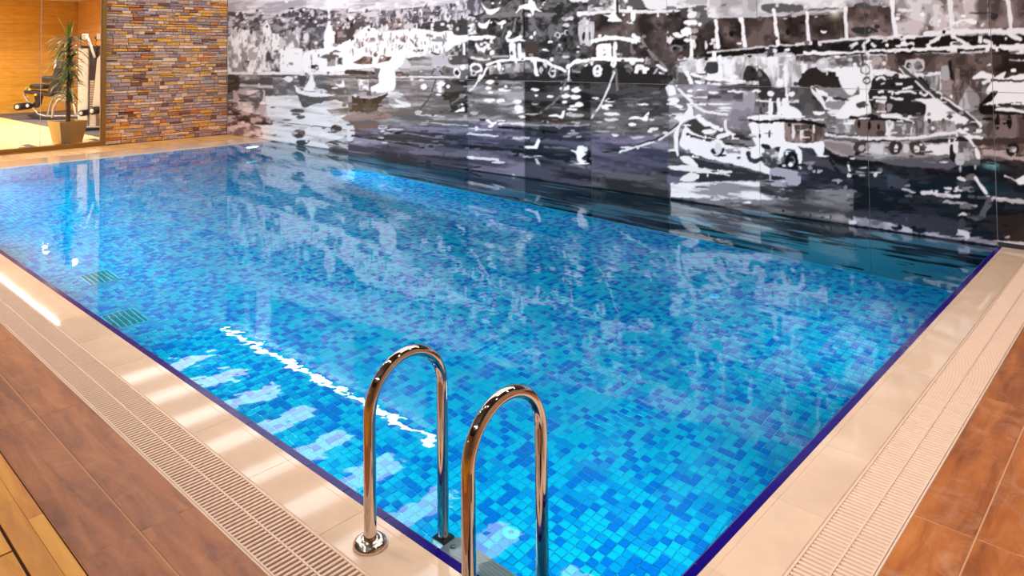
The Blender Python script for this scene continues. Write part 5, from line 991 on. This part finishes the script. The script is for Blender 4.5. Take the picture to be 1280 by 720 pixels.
for (bx, by), (tx, ty), hz in stems:
    MB().tube([(bx, by, 0.34), (bx * 0.7 + tx * 0.3, by, 0.34 + hz * 0.4), (tx, ty, 0.34 + hz)], [0.032, 0.028, 0.022], 10).build('stem', M['bark'], pot)
    wh = [(0.34 + hz, 30, 1, None)] + ([(0.78 + 0.105 * j, 16, 0, 'leaf' if j % 3 else None) for j in range(11)] if hz > 1.5 else [(0.34 + hz - 0.2, 14, 0, None)])
    for z, cnt, up, mm in wh:
        for k in range(cnt):
            th = 2 * math.pi * k / cnt + prnd.uniform(-0.3, 0.3); f = (z - 0.34) / hz
            if up and k % 3 == 0: kind, tilt, m_ = 3, -prnd.uniform(0.9, 1.35), 'leaf_l'
            else: kind, tilt, m_ = prnd.choice((0, 1, 2)), -prnd.uniform(-0.1, 0.5), (mm or prnd.choice(('leaf', 'leaf_p', 'leaf')))
            sc = prnd.uniform(0.55, 0.95) * (1.1 if z > 1.5 else 0.9) * (0.8 if hz < 1 else 1)
            link('leaf', LMS[(kind, m_)], pot, (bx + (tx - bx) * f, by + (ty - by) * f, z + prnd.uniform(-0.06, 0.06)), (0, tilt, th), (sc, sc, sc))

# ------------------------------------------------------------------ gym machines
def bar(pts, r, name, mat, parent, n=10): return MB().tube(pts, r, n).build(name, mat, parent)
def pad(c, s, name, mat, parent, tilt=0.0, b=0.03):
    Mx = Matrix.Translation(c) @ Matrix.Rotation(tilt, 4, 'Y'); h = [q / 2 for q in s]
    return MB().box([-q for q in h], h, b, Mx).build(name, mat, parent)
def roller(c, r, w, name, parent):
    Mx = Matrix.Translation(c) @ Matrix.Rotation(math.pi / 2, 4, 'X')
    o = MB().lathe([(0.0, -w / 2), (r * 0.9, -w / 2), (r, -w / 2 + 0.02), (r, w / 2 - 0.02), (r * 0.9, w / 2), (0, w / 2)], 20, Mx).build(name, M['dark'], parent)
    MB().lathe([(0.0, w / 2 + 0.006), (r * 0.5, w / 2 + 0.006), (r * 0.55, w / 2 - 0.002)], 16, Mx).build('cap', M['whitep'], o); return o
mc = empty('leg_machine', (-21.45, 4.5, 0.004), math.radians(43)); tag(mc, 'leg extension machine with black seat and silver frame on the rubber mat', 'gym machine')
bar([(-0.55, 0.05, 0.30), (-0.42, 0.05, 0.12), (-0.2, 0.05, 0.06), (0.75, 0.05, 0.06)], 0.035, 'frame_tube', M['steel'], mc)
bar([(-0.7, 0.0, 0.85), (-0.78, 0.0, 0.66), (-0.66, 0.0, 0.46), (-0.52, 0.0, 0.42)], 0.032, 'lever_arm', M['steel'], mc)
bar([(0.0, 0.05, 0.62), (-0.1, 0.05, 0.35), (-0.16, 0.05, 0.06)], 0.03, 'frame_tube', M['steel'], mc)
bar([(0.12, -0.2, 0.04), (0.15, -0.2, 0.3), (0.24, -0.15, 0.52), (0.62, -0.1, 0.5), (0.7, -0.1, 0.06)], 0.034, 'frame_tube', M['steel'], mc)
bar([(-0.25, 0.1, 0.66), (0.05, 0.1, 0.66), (0.3, 0.1, 0.58), (0.55, 0.1, 0.55)], 0.03, 'frame_tube', M['steel'], mc)
MB().prism([(-0.46, 0.64), (-0.28, 0.64), (-0.33, 0.4), (-0.42, 0.3)], -0.06, 0.06).build('bracket', M['dark'], mc)
pad((-0.3, 0.0, 0.7), (0.72, 0.4, 0.1), 'seat', M['dark'], mc, 0.14); pad((-0.33, -0.02, 0.88), (0.38, 0.34, 0.13), 'thigh_pad', M['dark'], mc, 0.05, 0.05)
pad((0.16, 0.0, 1.1), (0.14, 0.42, 0.95), 'backrest', M['dark'], mc, 0.28, 0.04); pad((0.02, -0.1, 1.06), (0.36, 0.3, 0.2), 'side_pad', M['dark'], mc, 0.1, 0.06)
bar([(0.0, 0.0, 0.98), (0.0, 0.0, 0.64)], 0.035, 'pad_post', M['steel'], mc)
roller((-0.8, 0.0, 0.34), 0.095, 0.5, 'roller', mc); roller((-0.62, 0.1, 0.36), 0.08, 0.4, 'roller', mc)
for p_ in ((-0.5, -0.2, 0.8), (-0.32, -0.22, 0.66), (0.5, -0.2, 0.66), (-0.62, -0.05, 0.6)): MB().lathe([(0, -0.03), (0.03, -0.025), (0.035, 0.0), (0.03, 0.025), (0, 0.03)], 12, Matrix.Translation(p_)).build('knob', M['yellow'], mc)
MB().prism([(-0.62, 0.12), (-0.5, 0.14), (-0.1, 0.02), (-0.4, 0.0)], -0.15, 0.15).build('foot', M['dark'], mc); pad((0.2, -0.3, 0.02), (0.75, 0.08, 0.05), 'foot', M['dark'], mc, 0, 0.015)
bar([(0.3, 0.15, 0.05), (0.32, 0.15, 0.9), (0.5, 0.15, 1.3)], 0.04, 'rear_post', M['dark'], mc)
pad((0.8, 0.3, 0.7), (0.24, 0.5, 1.35), 'weight_tower', M['dark'], mc, 0, 0.04)
cm_ = empty('cable_machine', (-17.28, 4.13, 0.004), math.radians(43)); tag(cm_, 'white cable machine with weight stack and pulley arms behind the plant', 'gym machine')
pad((-0.14, 0.1, 0.95), (0.24, 0.3, 1.85), 'tower', M['whitep'], cm_, 0, 0.03); pad((0.08, 0.12, 0.93), (0.18, 0.3, 1.86), 'weight_guard', M['dark'], cm_, 0, 0.02)
for k in range(12): pad((0.08, -0.05, 0.5 + 0.055 * k), (0.1, 0.05, 0.035), 'weight_plate', M['steel'], cm_, 0, 0.006)
MB().prism([(0.10, 0.25), (0.28, 0.25), (0.4, 1.5), (0.38, 1.66), (0.3, 1.72), (0.22, 1.62)], -0.12, 0.02).build('front_column', M['whitep'], cm_)
pad((0.45, 0.2, 0.95), (0.16, 0.3, 1.8), 'rear_column', M['dark'], cm_, 0, 0.02)
MB().prism([(-0.2, 1.86), (0.5, 1.86), (0.5, 1.92), (-0.2, 1.92)], -0.05, 0.25).build('top_beam', M['dark'], cm_)
for x in (-0.1, 0.24):
    h_ = pad((x, -0.05, 2.13), (0.09, 0.12, 0.13), 'pulley_housing', M['whitep'], cm_, 0, 0.015); MB().lathe([(0, -0.02), (0.045, -0.02), (0.045, 0.02), (0, 0.02)], 16, Matrix.Translation((x - 0.05, -0.08, 2.1)) @ Matrix.Rotation(math.pi / 2, 4, 'X')).build('pulley', M['dark'], h_)
    bar([(x, 0.1, 1.9), (x, 0.05, 2.1)], 0.02, 'arm', M['steel'], cm_); bar([(x - 0.05, -0.08, 2.1), (x - 0.1, -0.05, 1.95), (x - 0.02, 0.0, 1.88)], 0.008, 'cable', M['dark'], cm_, 6)
bar([(-0.02, -0.08, 2.1), (0.16, -0.1, 1.65)], 0.028, 'strap', M['whitep'], cm_)
roller((0.24, -0.2, 0.45), 0.09, 0.3, 'roller', cm_); roller((0.0, -0.15, 0.4), 0.07, 0.4, 'roller', cm_); bar([(-0.2, -0.1, 0.42), (0.3, -0.1, 0.46)], 0.03, 'roller_bar', M['steel'], cm_)
pad((0.16, -0.1, 0.25), (0.16, 0.14, 0.4), 'pedestal', M['whitep'], cm_, 0, 0.02); bar([(-0.3, -0.15, 0.05), (0.55, -0.15, 0.08)], 0.035, 'base_tube', M['steel'], cm_); bar([(-0.1, 0.4, 0.05), (0.1, -0.4, 0.05)], 0.035, 'base_tube', M['steel'], cm_)
